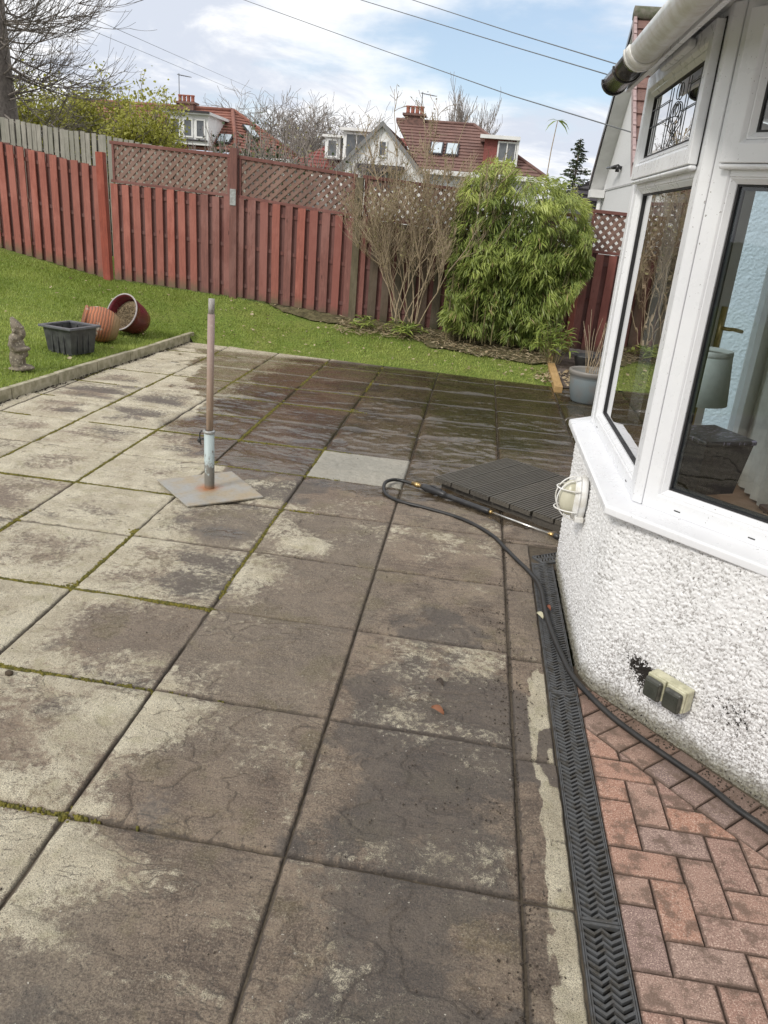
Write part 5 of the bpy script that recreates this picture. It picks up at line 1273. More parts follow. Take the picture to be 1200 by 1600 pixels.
# house 2 (centre) ------------------------------------------------
h2_ = thing('house', 'far white gabled house with a long brown tiled roof in the middle of the skyline', 'house', (0, 0, 0))
gy = 38.0; pk = (-5.05, 5.30)
obj('gable_wall', MB().prism([(-7.05, -.1), (-3.05, -.1), (-3.05, 3.32), (pk[0], 5.18), (-7.05, 3.32)], gy - .15, gy + 1.2, 'y'), M['white_far'], h2_)
for sx in (-1, 1):
    ex = pk[0] + sx * 2.15; ez = 3.16
    roof_plane([(ex, gy - .3, ez), (ex, gy + 6, ez), (pk[0], gy + 6, 5.32), (pk[0], gy - .3, 5.32)], M['roof_brown'], h2_, 12)
    b = MB(); b.add([(ex, gy - .34, ez - .16), (ex, gy - .34, ez + .06), (pk[0], gy - .34, 5.38), (pk[0], gy - .34, 5.16), (ex, gy - .26, ez - .16), (ex, gy - .26, ez + .06), (pk[0], gy - .26, 5.38), (pk[0], gy - .26, 5.16)], [(0, 1, 2, 3), (4, 7, 6, 5), (0, 4, 5, 1), (1, 5, 6, 2), (3, 2, 6, 7), (0, 3, 7, 4)]); obj('barge_board', b, simple('grey_barge', (.22, .22, .22)), h2_)
wbox(h2_, (-5.0, gy - .17, 4.25), .34, .62, (1, 0), bars=0); wbox(h2_, (-5.0, gy - .17, 2.95), 1.5, .9, (1, 0), bars=2)
obj('lean_to_roof', MB().box((-5.0, gy - .35, 3.42), (2.1, .7, .28)), M['slate'], h2_)
# main range right of the gable
obj('main_wall', MB().bb(-3.2, 2.2, 39.4, 46, -.1, 3.7), M['harl_far'], h2_)
roof_plane([(-3.4, 39.0, 3.62), (2.45, 39.0, 3.65), (-1.15, 42.2, 5.88), (-5.0, 42.2, 5.88)], M['roof_brown'], h2_, 15)
roof_plane([(2.45, 39.0, 3.65), (2.45, 46, 3.65), (-1.15, 42.3, 5.88), (-1.15, 42.2, 5.88)], M['roof_brown'], h2_, 15)
b = MB(); b.tube([(-5, 42.2, 5.93), (-1.15, 42.2, 5.93)], .08, 8); b.tube([(-1.15, 42.2, 5.93), (2.45, 39.0, 3.70)], .08, 8); obj('ridge_tiles', b, M['roof_brown'], h2_, smooth=True)
obj('fascia', MB().bb(-3.4, 2.65, 38.9, 39.0, 3.42, 3.62), M['white_far'], h2_)
for x_ in (-2.75, -2.0): skylight(h2_, (x_, 40.3, 4.55), .5, .9, (1, 0), R(34))
chimney(h2_, (-4.1, 42.2, 5.5), .92, .55, .62, 4); aerial(h2_, (-3.8, 42.2, 6.2), 1.0)
dm = obj('dormer', MB().bb(-.50, .95, 39.3, 41.5, 4.02, 5.10), M['roof_red'], h2_, label='dormer with dark red cheeks and a white front')
obj('dormer_roof', MB().bb(-.72, 1.1, 39.0, 41.9, 5.10, 5.25), M['white_far'], dm); wbox(dm, (.55, 39.24, 4.60), .80, .80, (1, 0), bars=1); obj('corner_trim', MB().bb(.96, 1.08, 39.2, 39.4, 4.02, 5.1), M['white_far'], dm)
# left wing of house 2 with dormers
h3_ = thing('house', 'far house with dark red roof and two white box dormers left of the white gable', 'house', (0, 0, 0))
obj('wall', MB().bb(-9.3, -5.4, 44.5, 50, -.1, 3.6), M['harl_far'], h3_)
roof_plane([(-10.9, 43.8, 3.55), (-4.8, 43.8, 3.55), (-4.8, 47.0, 5.5), (-8.0, 47.0, 5.5)], M['roof_red'], h3_, 11)
dm = obj('dormer', MB().bb(-7.80, -6.3, 43.3, 46, 3.95, 5.35), M['white_far'], h3_); obj('dormer_roof', MB().bb(-7.95, -5.9, 43.0, 46.8, 5.35, 5.48), M['white_far'], dm); wbox(dm, (-7.1, 43.27, 4.68), 1.1, 1.1, (1, 0), bars=1)
dm = obj('dormer', MB().bb(-8.80, -8.0, 43.6, 46, 4.0, 5.02), M['white_far'], h3_); obj('dormer_roof', MB().bb(-8.92, -7.82, 43.4, 46.5, 5.02, 5.13), M['white_far'], dm); wbox(dm, (-8.4, 43.57, 4.5), .5, .8, (1, 0), bars=0)
obj('garden_room_roof', MB().box((-9.4, 42.0, 3.0), (3.0, 2, .16)), M['white_far'], h3_)
# white neighbouring gable at the right ---------------------------
h4_ = thing('neighbour_house', 'white harled neighbouring house whose gable and roof edge rise beside the bay window', 'house', (0, 0, 0))
GX, RY, RZ_, EZ = 2.12, 13.9, 4.62, 2.40; EY1, EY0 = 16.2, 11.6
obj('gable_wall', MB().prism([(EY0 + .15, -.1), (EY1 - .1, -.1), (EY1 - .1, EZ + .05), (RY, RZ_ - .12), (EY0 + .15, EZ + .05)], GX, GX + 6, 'x'), M['harl_far'], h4_)
for (ey) in (EY1, EY0):
    q4 = [(GX - .24, ey, EZ), (GX + 6, ey, EZ), (GX + 6, RY, RZ_), (GX - .24, RY, RZ_)]
    roof_plane(q4, M['roof_brown'], h4_, 12, 'roof', .03, .03)
    s = -1 if ey == EY0 else 1
    b = MB(); b.add([(GX - .27, ey, EZ - .10), (GX - .27, ey, EZ + .06), (GX - .27, RY, RZ_ + .06), (GX - .27, RY, RZ_ - .10), (GX - .24, ey, EZ - .10), (GX - .24, ey, EZ + .06), (GX - .24, RY, RZ_ + .06), (GX - .24, RY, RZ_ - .10)], [(0, 1, 2, 3), (4, 7, 6, 5), (0, 4, 5, 1), (1, 5, 6, 2), (3, 2, 6, 7), (0, 3, 7, 4)])
    obj('barge_board', b, M['black_pvc'] if s > 0 else simple('pink_verge', (.42, .32, .31)), h4_)
    b = MB(); b.add([(GX - .24, ey, EZ - .10), (GX, ey, EZ - .10), (GX, RY, RZ_ - .14), (GX - .24, RY, RZ_ - .14)], [(0, 1, 2, 3)]); b2 = MB(); b2.add([(GX - .24, ey, EZ - .12), (GX, ey, EZ - .12), (GX, RY, RZ_ - .14), (GX - .24, RY, RZ_ - .14), (GX - .24, ey, EZ - .08), (GX, ey, EZ - .08), (GX, RY, RZ_ - .10), (GX - .24, RY, RZ_ - .10)], [(3, 2, 1, 0), (4, 5, 6, 7), (0, 1, 5, 4), (1, 2, 6, 5), (2, 3, 7, 6), (3, 0, 4, 7)]); obj('soffit', b2, M['white_far'], h4_)
obj('eave_box', MB().bb(GX - .26, GX - .01, EY1 - .42, EY1, EZ - .24, EZ - .105), M['white_far'], h4_)
# verge tiles along the near slope
for i in range(13):
    f_ = (i + .5) / 13; p = Vector((GX - .255, EY0 + (RY - EY0) * f_, EZ + (RZ_ - EZ) * f_ + .05)); b = MB(); an_ = math.atan2(RZ_ - EZ, RY - EY0); b.box((0, 0, 0), (.045, .25, .06), Matrix.Rotation(an_ - .06, 3, 'X')); obj('verge_tile', b, M['verge'] if 'verge' in M else M.setdefault('verge', simple('pink_tile', (.42, .31, .30), (.28, .20, .20), .8, 12)), h4_, loc=tuple(p))
b = MB(); b.tube([(GX - .28, RY, RZ_ + .07), (GX + 6, RY, RZ_ + .07)], .10, 8); obj('ridge_tiles', b, simple('mossy_ridge', (.17, .16, .13), (.10, .11, .07), .9, 14, .6, .02), h4_, smooth=True)
b = MB(); b.bb(GX - .012, GX + .02, EY0 + .2, EY1 - .1, 2.28, 2.31); obj('band_course', b, simple('band', (.5, .5, .5)), h4_)
b = MB(); b.tube([(GX - .01, 14.3, 2.58), (GX - .07, 14.3, 2.60), (GX - .07, 14.3, 2.52)], .035, 8); b.tube([(GX - .07, 14.3, 2.60), (GX - .17, 14.8, 2.60)], [.04, .02], 8); obj('flood_light', b, M['black_pvc'], h4_, smooth=True)
b = MB(); b.tube([(GX - .04, 12.9 + .13 * math.cos(t), 2.95 + .13 * math.sin(t)) for t in np.linspace(0, 12.4, 40)], .006, 4); obj('cable_coil', b, M['cable'], h4_)
obj('vent_cover', MB().bb(GX - .02, GX + .02, 13.2, 13.7, 3.05, 3.09), M['upvc_dirty'], h4_); obj('vent_cover', MB().bb(GX - .03, GX + .02, 13.15, 13.75, 1.35, 1.75), M['upvc_dirty'], h4_)
b = MB(); b.tube([(GX - .07, EY1 - .3, 0), (GX - .07, EY1 - .3, 2.15)], .04, 8); obj('downpipe', b, M['white_far'], h4_, smooth=True)
# dark roofed house behind it
h5_ = thing('house', 'dark slate roofed outbuilding half hidden behind the neighbouring white gable', 'house', (0, 0, 0))
obj('wall', MB().bb(1.75, 6, 17.6, 21, -.1, 2.02), M['harl_far'], h5_); roof_plane([(1.45, 17.2, 2.10), (6.2, 17.2, 2.10), (6.2, 19.2, 3.05), (3.0, 19.2, 3.05)], M['slate'], h5_, 8); obj('gutter', MB().bb(1.5, 6.2, 17.12, 17.2, 2.0, 2.1), M['black_pvc'], h5_)
roof_plane([(1.45, 17.2, 2.10), (1.45, 21.2, 2.10), (3.0, 19.2, 3.05), (3.0, 19.15, 3.05)], M['slate'], h5_, 8)

# ================================================================== CABLES
def cable(label, pts, r=.013):
    r *= .72
    P_ = [Vector(p) for p in pts]; out = []
    for i in range(len(P_) - 1):
        for k in range(8): out.append(P_[i].lerp(P_[i + 1], k / 8))
    out.append(P_[-1]); obj('overhead_cable', MB().tube(out, r, 5), M['cable'], label=label, cat='cable', group='overhead cables crossing the sky')
cable('lowest of the three right hand cables, running down to the neighbouring gable', [(-13, 33.5, 9.6), (-9.13, 30, 8.0), (-3.32, 24, 5.72), (.2, 16, 3.76), (2.08, 11.95 + .95, 2.95)])
cable('middle cable of the three crossing the sky at the right', [(-9, 27, 8.9), (-3.35, 20, 5.99), (.08, 15, 4.36), (1.53, 11.9, 3.5)], .011)
cable('topmost cable of the three crossing the sky at the right', [(-8, 27, 9.0), (-2.2, 20, 6.05), (.06, 15, 4.56), (1.61, 11.9, 3.63)], .011)
cable('lower of the two thin cables at the left of the sky', [(-11.61, 18.0, 5.57), (-12.09, 21.0, 5.79), (-15.05, 45.0, 7.32), (-17.49, 60.0, 8.45)], .010)
cable('upper of the two thin cables at the left of the sky', [(-11.04, 18.0, 5.53), (-10.72, 20.0, 5.63), (-14.72, 44.0, 7.63), (-17.5, 60.0, 9.01)], .010)

# ================================================================== OBJECTS IN THE GARDEN
# parasol base
pb = thing('parasol_base', 'steel parasol base plate with a blue grey tube holding a bare wooden pole', 'parasol base', (-1.42, 4.09, .010))
pl = MB(); cs = [(-1.755, 4.125), (-1.435, 3.775), (-1.085, 4.05), (-1.39, 4.42)]
pl.prism([(a + 1.42, c_ - 4.09) for a, c_ in cs], .006, .016)
m = Mat('rusty_plate', .5, .5, .35); n = m.noise(m.O, 6, 6, .65); n4 = m.noise(m.O, 60, 4, .6)
ln = m.N('ShaderNodeVectorMath', operation='LENGTH'); m.put(ln.inputs[0], m.O)
c = m.mix(m.ramp(n, .35, .68), (.36, .36, .34), (.40, .33, .23)); c = m.mix(m.math('MULTIPLY', m.ramp(n4, .5, .7), .3), c, (.16, .15, .13))
c = m.mix(m.ramp(m.math('ADD', ln.outputs['Value'], m.math('MULTIPLY', m.noise(m.O, 22, 4, .6), .11)), .075, .16, .9, 0), c, (.42, .17, .06)); obj('base_plate', pl, m.fin(c, m.ramp(n, .3, .7, .35, .65)), pb, bevel=.002)
m = Mat('worn_blue_paint', .5); z = m.sep(m.O)[2]; n = m.noise(m.map(m.O, (1, 1, .6)), 40, 5, .65)
c = m.mix(m.ramp(m.math('ADD', m.math('MULTIPLY', z, -1.6), n), .18, .30), (.40, .47, .47), (.16, .15, .13)); c = m.mix(m.ramp(z, .02, .05, .7, 0), c, (.26, .12, .05))
tb = obj('tube', MB().lathe([(.029, .016), (.029, .36), (.024, .36), (.024, .30)], 24, cap=False), m.fin(c), pb, smooth=True)
obj('collar', MB().lathe([(.030, .345), (.034, .35), (.034, .362), (.024, .364)], 24, cap=False), M['steel'], tb, smooth=True)
b = MB(); b.tube([(-.028, -.005, .31), (-.05, -.008, .31)], .006, 8); b.tube([(-.045, -.008, .275), (-.054, -.008, .30), (-.052, -.008, .345), (-.040, -.008, .36)], .0042, 6); b.ell((-.056, -.008, .30), (.012, .008, .016)); obj('clamp_screw', b, M['black_plastic'], tb, smooth=True)
m = Mat('pole_wood', .65); v = m.map(m.O, (30, 30, 1.5)); g_ = m.noise(v, 2, 5, .6); z = m.sep(m.O)[2]; c = m.mix(m.ramp(g_, .3, .7), (.37, .27, .20), (.25, .18, .13)); c = m.mix(m.ramp(z, .45, 1.0), c, (.32, .235, .215)); c = m.mix(m.math('MULTIPLY', m.ramp(m.noise(m.O, 25, 4, .7), .55, .7), .5), c, (.45, .38, .32))
po = obj('pole', MB().tube([(0, 0, .25), (.006, .002, .6), (.014, .004, 1.01)], .0195, 16), m.fin(c, None, m.bump(g_, .3, .002)), pb, smooth=True)
obj('pole_end', MB().tube([(.0142, .004, 1.01), (.016, .004, 1.09)], .0165, 16), simple('bare_grey_end', (.40, .38, .36), (.28, .26, .24), .7, 60), po, smooth=True)

# hose + lance
hp = [(-.268, 4.565), (-.345, 4.60), (-.40, 4.575), (-.435, 4.50), (-.425, 4.40), (-.375, 4.303), (-.29, 4.243), (-.166, 4.198), (.004, 4.121), (.121, 4.032), (.234, 3.888), (.296, 3.741), (.354, 3.604), (.409, 3.475), (.448, 3.30), (.455, 3.06), (.474, 2.846), (.502, 2.66), (.525, 2.555), (.575, 2.44), (.646, 2.337), (.718, 2.246), (.802, 2.149), (.881, 2.059), (.949, 1.961), (1.017, 1.883), (1.12, 1.75), (1.3, 1.45), (1.7, 1.1), (2.0, .6)]
def catmull(P, n=6):
    P = [Vector(p) for p in P]; out = []
    for i in range(len(P) - 1):
        p0, p1, p2, p3 = P[max(i - 1, 0)], P[i], P[i + 1], P[min(i + 2, len(P) - 1)]
        for k in range(n):
            t = k / n; out.append(.5 * ((2 * p1) + (p2 - p0) * t + (2 * p0 - 5 * p1 + 4 * p2 - p3) * t * t + (3 * p1 - p0 - 3 * p2 + p3) * t ** 3))
    out.append(P[-1]); return out
def hz(i): return .013 + (.018 if i in (2, 3) else 0) + (.010 if 14 <= i <= 19 else 0) + (.012 if i < 2 else 0) + .004
hpts = [(x_, y_, hz(i)) for i, (x_, y_) in enumerate(hp)]
obj('pressure_hose', MB().tube(catmull(hpts), .0108, 10), M['hose'], smooth=True, label='black rubber hose running from the lance over the drain and along the bay wall', cat='hose')
ln_ = thing('washer_lance', 'black pressure washer lance with steel rod lying in front of the deck panel', 'pressure washer lance', (-.25, 4.53, 0))
def lp_(x_, y_, z_): return (x_ + .25, y_ - 4.53, z_)
A_ = Vector((-.268, 4.565, .032)); B_ = Vector((.60, 3.945, .03)); dl = (B_ - A_); 
def along(t, z_=None): p = A_.lerp(B_, t); return lp_(p.x, p.y, z_ if z_ is not None else p.z)
obj('hose_connector', MB().tube([along(0), along(.02), along(.021), along(.05), along(.051), along(.075)], [.012, .012, .016, .016, .011, .011], 10), M['brass'], ln_, smooth=True)
obj('handle', MB().tube([along(.07, .034), along(.09, .036), along(.13, .036), along(.2, .036), along(.235, .034), along(.255, .031)], [.014, .021, .024, .022, .020, .014], 12), M['black_plastic'], ln_, smooth=True)
b = MB(); b.tube([along(.12, .052), along(.16, .062), along(.22, .055)], [.006, .007, .005], 8); obj('trigger', b, M['black_plastic'], ln_, smooth=True)
obj('grip_tube', MB().tube([along(.25, .031), along(.29, .031), along(.50, .031), along(.545, .031), along(.56, .031)], [.014, .016, .016, .018, .012], 12), M['black_plastic'], ln_, smooth=True)
obj('collar', MB().tube([along(.556), along(.575)], [.013, .011], 10), M['brass'], ln_, smooth=True)
obj('rod', MB().tube([along(.57), along(.93)], .0062, 10), M['chrome'], ln_, smooth=True)
obj('nozzle_fitting', MB().tube([along(.93), along(.935), along(.96)], [.008, .011, .011], 8), M['brass'], ln_, smooth=True); obj('nozzle', MB().tube([along(.96), along(.965), along(1.0)], [.012, .016, .015], 10), M['black_plastic'], ln_, smooth=True)

# decking panel
du = Vector((.785, -.62)).normalized(); ang = math.atan2(du.y, du.x)
dk = thing('deck_panel', 'dark grooved wooden deck panel lying by the bay window', 'decking', (-.134, 4.60, .008), ang)
def dboard(w, L, t):
    b = MB(); n = 7; prof = [(0, 0)]; 
    prof = [(w, 0), (0, 0)]
    gw = w / n
    prof += [(0, t - .002), (.002, t)]
    for i in range(1, n): x_ = i * gw; prof += [(x_ - .0035, t), (x_ - .0025, t - .006), (x_ + .0025, t - .006), (x_ + .0035, t)]
    prof += [(w - .002, t), (w, t - .002)]
    N_ = len(prof); vs = [(x_, 0, z_) for x_, z_ in prof] + [(x_, L, z_) for x_, z_ in prof]
    b.add(vs, [tuple(range(N_)), tuple(reversed(range(N_, 2 * N_)))] + [(i, (i + 1) % N_, N_ + (i + 1) % N_, N_ + i) for i in range(N_)]); return b
me0 = dboard(.138, .76, .028).mesh('deck_board'); fixn(me0); me0.materials.append(M['deck'])
for i in range(8):
    o = bpy.data.objects.new('deck_board', me0); COL.objects.link(o); o.parent = dk; o.location = (i * .146 + .002, .0 + random.uniform(-.012, .012) + (.02 if i > 4 else 0) - .012 * (i in (1, 2)), .048 - .0 * i); o.rotation_euler = (0, 0, random.uniform(-.004, .004))
for yy in (.06, .36, .66):
    b = MB(); b.bb(.03, 1.12, yy - .02, yy + .02, .0, .046); obj('joist', b, M['deck'], dk)

# timber edging
b = MB(); b.box((0, 0, 0), (.085, 2.3, .07)); obj('timber_edging', b, M['timber'], bevel=.004, loc=(.955, 9.22, .035 + .025), rot=(R(1.6), 0, R(-.6)), label='yellow timber edging plank between the lawn and the side path', cat='timber edging')

# gnome
M['gnome'] = None
m = Mat('weathered_stone_cast', .9, .3); n = m.noise(m.O, 20, 6, .65); c = m.mix(m.ramp(n, .35, .7), (.23, .195, .15), (.14, .12, .095)); c = m.mix(m.ramp(m.vor(m.O, 26), .16, .26, .8, 0), c, (.40, .37, .29)); n7 = m.noise(m.O, 60, 4, .6); c = m.mix(m.ramp(n7, .57, .68), c, (.42, .38, .29)); M['gnome'] = m.fin(c, None, m.bump(n7, .7, .006))
b = MB(); E = b.ell
E((0, 0, .012), (.105, .075, .018)); E((.035, -.0, .024), (.09, .07, .02))
E((-.03, .0, .10), (.055, .06, .10)); E((.0, -.035, .075), (.04, .032, .075)); E((.0, .035, .075), (.04, .032, .075))
E((.045, -.035, .028), (.05, .026, .022)); E((.045, .035, .028), (.05, .026, .022))
E((-.012, 0, .21), (.066, .072, .085)); E((-.015, 0, .275), (.058, .068, .05)); E((.015, 0, .175), (.055, .06, .055))
b.tube([(-.02, -.068, .285), (-.035, -.088, .23), (.01, -.078, .185), (.065, -.03, .19)], [.024, .024, .021, .019], 10); b.tube([(-.02, .068, .285), (-.035, .088, .23), (.01, .078, .185), (.065, .03, .19)], [.024, .024, .021, .019], 10)
E((.072, -.018, .192), (.021, .02, .018)); E((.074, .016, .186), (.021, .02, .018)); E((.03, -.02, .125), (.03, .03, .035)); E((.045, .01, .14), (.03, .03, .03))
E((.0, 0, .345), (.045, .046, .048)); E((.04, 0, .322), (.03, .036, .05)); E((.032, 0, .292), (.024, .028, .03)); E((.050, 0, .350), (.016, .012, .014)); E((.03, -.022, .352), (.02, .014, .014)); E((.03, .022, .352), (.02, .014, .014))
E((-.005, -.045, .345), (.012, .009, .018)); E((-.005, .045, .345), (.012, .009, .018)); E((.036, 0, .372), (.026, .04, .011))
for i, (dx, r_) in enumerate([(0, .050), (-.004, .047), (-.010, .040), (-.020, .031), (-.030, .021)]): E((dx, 0, .375 + .0155 * i), (r_, r_, .02))
gn = obj('body', b, M['gnome'], None, fix=True); rm = gn.modifiers.new('remesh', 'REMESH'); rm.mode = 'VOXEL'; rm.voxel_size = .0065; rm.use_smooth_shade = True
sm = gn.modifiers.new('s', 'SMOOTH'); sm.iterations = 2; gt = thing('garden_gnome', 'weathered stone garden gnome standing on the lawn near the kerb', 'garden gnome', (-3.80, 6.15, float(zlawn(-3.80, 6.15)) - .005), R(12)); gn.parent = gt
gn.scale = (.98, .98, .98)

# square planter
zp = float(zlawn(-3.87, 7.2)); sp = thing('square_planter', 'black square plastic planter with a wide grey rim on the lawn', 'planter', (-3.83, 7.08, zp - .01), R(73))
def tbox(b, a0, a1, z0, z1):
    b.add([(-a0, -a0, z0), (a0, -a0, z0), (a0, a0, z0), (-a0, a0, z0), (-a1, -a1, z1), (a1, -a1, z1), (a1, a1, z1), (-a1, a1, z1)], [(0, 1, 5, 4), (1, 2, 6, 5), (2, 3, 7, 6), (3, 0, 4, 7)])
M['planter'] = simple('dusty_black_plastic', (.040, .040, .044), (.075, .078, .075), .5, 14, .2); M['rim'] = simple('grey_plastic_rim', (.13, .135, .15), (.10, .10, .11), .45, 20)
b = MB(); tbox(b, .145, .168, 0, .245); b.add([(-.14, -.14, .13), (.14, -.14, .13), (.14, .14, .13), (-.14, .14, .13)], [(0, 1, 2, 3)]); b.add([(-.145, -.145, 0), (.145, -.145, 0), (.145, .145, 0), (-.145, .145, 0)], [(0, 3, 2, 1)])
for s in range(4):
    for k in (-.07, 0, .07): b.box(Matrix.Rotation(s * math.pi / 2, 3, 'Z') @ Vector((k, -.159, .12)), (.012, .010, .22), Matrix.Rotation(s * math.pi / 2, 3, 'Z'))
obj('body', b, M['planter'], sp)
b = MB()
for s in range(4): Rz = Matrix.Rotation(s * math.pi / 2, 3, 'Z'); b.box(Rz @ Vector((.018, -.181, .250)), (.362, .036, .022), Rz)
obj('rim', b, M['rim'], sp, bevel=.004)
b = MB(); b.lathe([(.0, .15), (.055, .15), (.07, .155), (.10, .135)], 12); obj('soil', b, M['soil'], sp)

# terracotta pot on its side
m = Mat('scraped_terracotta', .85); w_ = m.N('ShaderNodeTexWave'); w_.bands_direction = 'Z'; m.put(w_.inputs['Vector'], m.O); w_.inputs['Scale'].default_value = 11; w_.inputs['Distortion'].default_value = 3; w_.inputs['Detail'].default_value = 3
n = m.noise(m.O, 14, 5, .6); c = m.mix(m.ramp(n, .3, .7), (.46, .17, .085), (.36, .14, .08)); c = m.mix(m.math('MULTIPLY', m.ramp(w_.outputs['Fac'], .35, .2), .75), c, (.13, .08, .055)); c = m.mix(m.ramp(m.noise(m.O, 9, 4, .6), .6, .72), c, (.42, .36, .30)); c = m.mix(m.ramp(m.sep(m.O)[2], -.06, -.14), c, (.28, .19, .10)); M['terra'] = m.fin(c, None, m.bump(w_.outputs['Fac'], .5, .006))
zt = float(zlawn(-3.92, 7.85)); tp = thing('terracotta_pot', 'ribbed orange terracotta pot lying on its side between the black planter and the red pot', 'plant pot', (-3.83, 7.70, zt))
prof = [(.10, .0), (.13, .03), (.165, .10), (.178, .17), (.172, .24), (.150, .30), (.138, .325), (.150, .335), (.150, .355), (.125, .36), (.12, .32), (.15, .2), (.13, .06), (0, .05)]
o = obj('body', MB().lathe(prof, 36, None, (0, 0, -.18)), M['terra'], tp, smooth=True); dv = Vector((-.80, -.42, .26)).normalized(); o.rotation_euler = dv.to_track_quat('Z', 'Y').to_euler(); o.location = (0, 0, .165)

# red pot lying tilted
m = Mat('burgundy_glaze', .25, .5); n = m.noise(m.O, 8, 4, .6); M['burg'] = m.fin(m.mix(m.ramp(n, .35, .7), (.17, .022, .035), (.11, .02, .028)), m.ramp(n, .3, .7, .2, .4))
zr = float(zlawn(-3.76, 8.3)); rp_ = thing('red_pot', 'burgundy red pot tipped on its side spilling dry soil behind the terracotta pot', 'plant pot', (-3.76, 8.30, zr))
dv = Vector((-.30, -.84, .42)).normalized(); rot_ = dv.to_track_quat('Z', 'Y').to_euler()
o = obj('body', MB().lathe([(.115, 0), (.135, .02), (.17, .12), (.19, .24), (.197, .31), (.205, .315), (.205, .33), (.192, .33), (.182, .30), (.175, .2), (.16, .1)], 40, None, (0, 0, -.17)), M['burg'], rp_, smooth=True); o.rotation_euler = rot_; o.location = (0, 0, .185)
r_ = obj('rim', MB().lathe([(.198, .155), (.208, .153), (.210, .164), (.194, .166), (.198, .155)], 40, cap=False), simple('pale_rim', (.40, .36, .36), (.30, .26, .26), .4), rp_, smooth=True); r_.rotation_euler = rot_; r_.location = (0, 0, .185)
b = MB(); q = random.Random(3)
for k in range(420):
    a = q.uniform(0, 6.283); d = .165 * math.sqrt(q.random()); b.ell((d * math.cos(a), d * math.sin(a), .075 - .20 * d * math.sin(a) + q.uniform(-.004, .006)), (q.uniform(.004, .010),) * 3, n=4, m=2)
b.lathe([(0, .06), (.170, .05)], 20); o = obj('dry_soil', b, simple('dry_compost', (.26, .20, .12), (.13, .10, .06), .95, 60, .6, .01), rp_); o['kind'] = 'stuff'; o.rotation_euler = rot_; o.location = (0, 0, .185)

# grey pot with dead twigs
gp_ = thing('grey_pot', 'round blue grey plant pot with dry stalks behind the bay window', 'plant pot', (1.20, 7.75, 0)); k_ = 1.0
m = Mat('blue_grey_glaze', .45); n = m.noise(m.O, 5, 5, .6); c = m.mix(m.ramp(n, .4, .65), (.15, .18, .19), (.17, .165, .16)); M['gglaze'] = m.fin(m.mix(m.ramp(m.sep(m.O)[2], .24, .30), c, (.22, .205, .185)), None, m.bump(n, .1, .004))
obj('body', MB().lathe([(.15, 0), (.165, .015), (.19, .12), (.203, .235), (.200, .242), (.206, .25), (.204, .262), (.215, .27), (.222, .30), (.218, .315), (.205, .318), (.195, .30), (.19, .26)], 40), M['gglaze'], gp_, smooth=True)
obj('soil', MB().lathe([(0, .262), (.1, .268), (.194, .258)], 24), M['soil'], gp_); b = MB(); q = random.Random(6)
for k in range(14):
    a = q.uniform(0, 6.283); x_, y_ = .06 * math.cos(a), .06 * math.sin(a); p = Vector((x_, y_, .26)); d = Vector((q.gauss(.06, .15), q.gauss(0, .12), 1)).normalized(); pts = [p]
    for s in range(4): d = (d + Vector((q.gauss(0, .08), q.gauss(0, .08), 0))).normalized(); pts.append(pts[-1] + d * q.uniform(.05, .2))
    b.tube(pts, [.004, .004, .003, .003, .002], 4, caps=False)
obj('dry_stalks', b, M['twig'], gp_)
p2 = thing('low_pot', 'low dark pot half hidden behind the grey pot near the right fence', 'plant pot', (1.35, 9.35, .06)); obj('body', MB().lathe([(.10, 0), (.14, .14), (.15, .15), (.14, .16), (.12, .12), (0, .1)], 24), M['planter'], p2, smooth=True)

# things lying on the patio
m = Mat('orange_dead_leaf', .6); M['orange_leaf'] = m.fin((.24, .10, .05))
def curled(name, label, cat, loc, L, rz, mat, tilt=.5):
    b = MB(); n = 6
    for i in range(n + 1):
        t = i / n; w = .22 * L * math.sin(math.pi * (.08 + .84 * t)); z_ = .012 * math.sin(t * 3.1) + .002
        b.v += [(-L / 2 + L * t, -w, z_ + .005), (-L / 2 + L * t, 0, z_), (-L / 2 + L * t, w, z_ + .009)]
    for i in range(n):
        for k in range(2): b.f.append((3 * i + k, 3 * i + k + 1, 3 * i + 4 + k, 3 * i + 3 + k))
    o = obj(name, b, mat, loc=loc, rot=(.1, 0, rz), label=label, cat=cat, smooth=True, fix=False); so_ = o.modifiers.new('t', 'SOLIDIFY'); so_.thickness = .0012; return o
curled('fallen_leaf', 'curled orange brown leaf lying on the brown slab in front of the drain', 'fallen leaf', (.03, 2.247, .006), .055, R(-35), M['orange_leaf'])
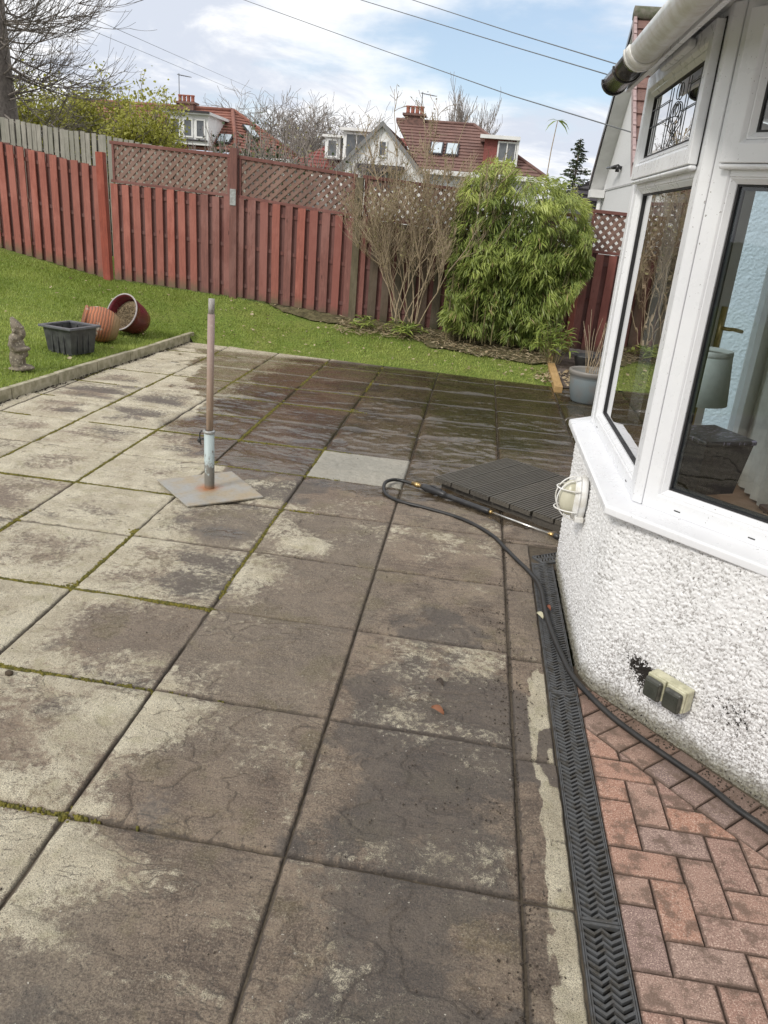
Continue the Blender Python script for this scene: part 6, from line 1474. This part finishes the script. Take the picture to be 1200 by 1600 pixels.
curled('fallen_leaf', 'small dark curled leaf lying just beyond the orange leaf', 'fallen leaf', (.029, 2.42, .006), .04, R(-50), simple('dark_leaf', (.05, .035, .025)))
curled('fallen_leaf', 'reddish dead leaf lying on the far grate beside the hose', 'fallen leaf', (.475, 3.12, .008), .035, R(-60), simple('red_leaf', (.25, .08, .04)))
curled('fallen_leaf', 'thin pale leaf blade on the edge of the drain left of the hose', 'fallen leaf', (.432, 3.04, .008), .05, R(-60), simple('pale_leaf', (.55, .52, .36)))
b = MB(); b.ell((0, 0, .009), (.016, .013, .010), n=8, m=5); obj('moss_clump', b, simple('dark_clump', (.07, .05, .03), None, .9, 60, .8, .01), loc=(-1.461, 2.123, 0), label='dark clump of moss lying on the pale slab at the left', cat='moss')
# crumbs of soil
cv = MB(); q = random.Random(8)
def crumb(x_, y_, r_):
    cv.box((x_, y_, .002 + r_ * .4), (r_ * q.uniform(1, 2.2), r_ * q.uniform(.8, 1.5), r_), Matrix.Rotation(q.uniform(0, 3), 3, 'Z') @ Matrix.Rotation(q.uniform(-.5, .5), 3, 'X'))
for k in range(2600):
    if q.random() < .55: x_, y_ = q.gauss(.29, .05), q.uniform(.9, 3.9)
    elif q.random() < .5: x_, y_ = q.uniform(-.3, .3), q.uniform(1, 3.8)
    else: x_, y_ = q.uniform(-1.6, .3), q.uniform(1, 6)
    if x_ > .42: continue
    crumb(x_, y_, q.uniform(.001, .0032) * (1 + .3 * (q.random() < .1)))
for k in range(500): crumb(xk(5) + 0, 0, .0001) if False else crumb(*(lambda y_: (float(xk(y_)) + abs(q.gauss(0, .03)), y_))(q.uniform(3.5, 8.9)), q.uniform(.003, .009))
for k in range(260): crumb(*(lambda s: (CA.x + .664 * s - .03 * abs(q.gauss(0, 1)) + .0, CA.y - .748 * s - .03 * abs(q.gauss(0, 1)) - .03))(q.uniform(0, 1.0)), q.uniform(.001, .0038))
obj('soil_crumbs', cv, simple('soil_crumb', (.06, .045, .032), (.035, .027, .02), .95, 30), kind='stuff', label='dark crumbs of soil scattered over the slabs and along the drain', cat='soil', fix=False)
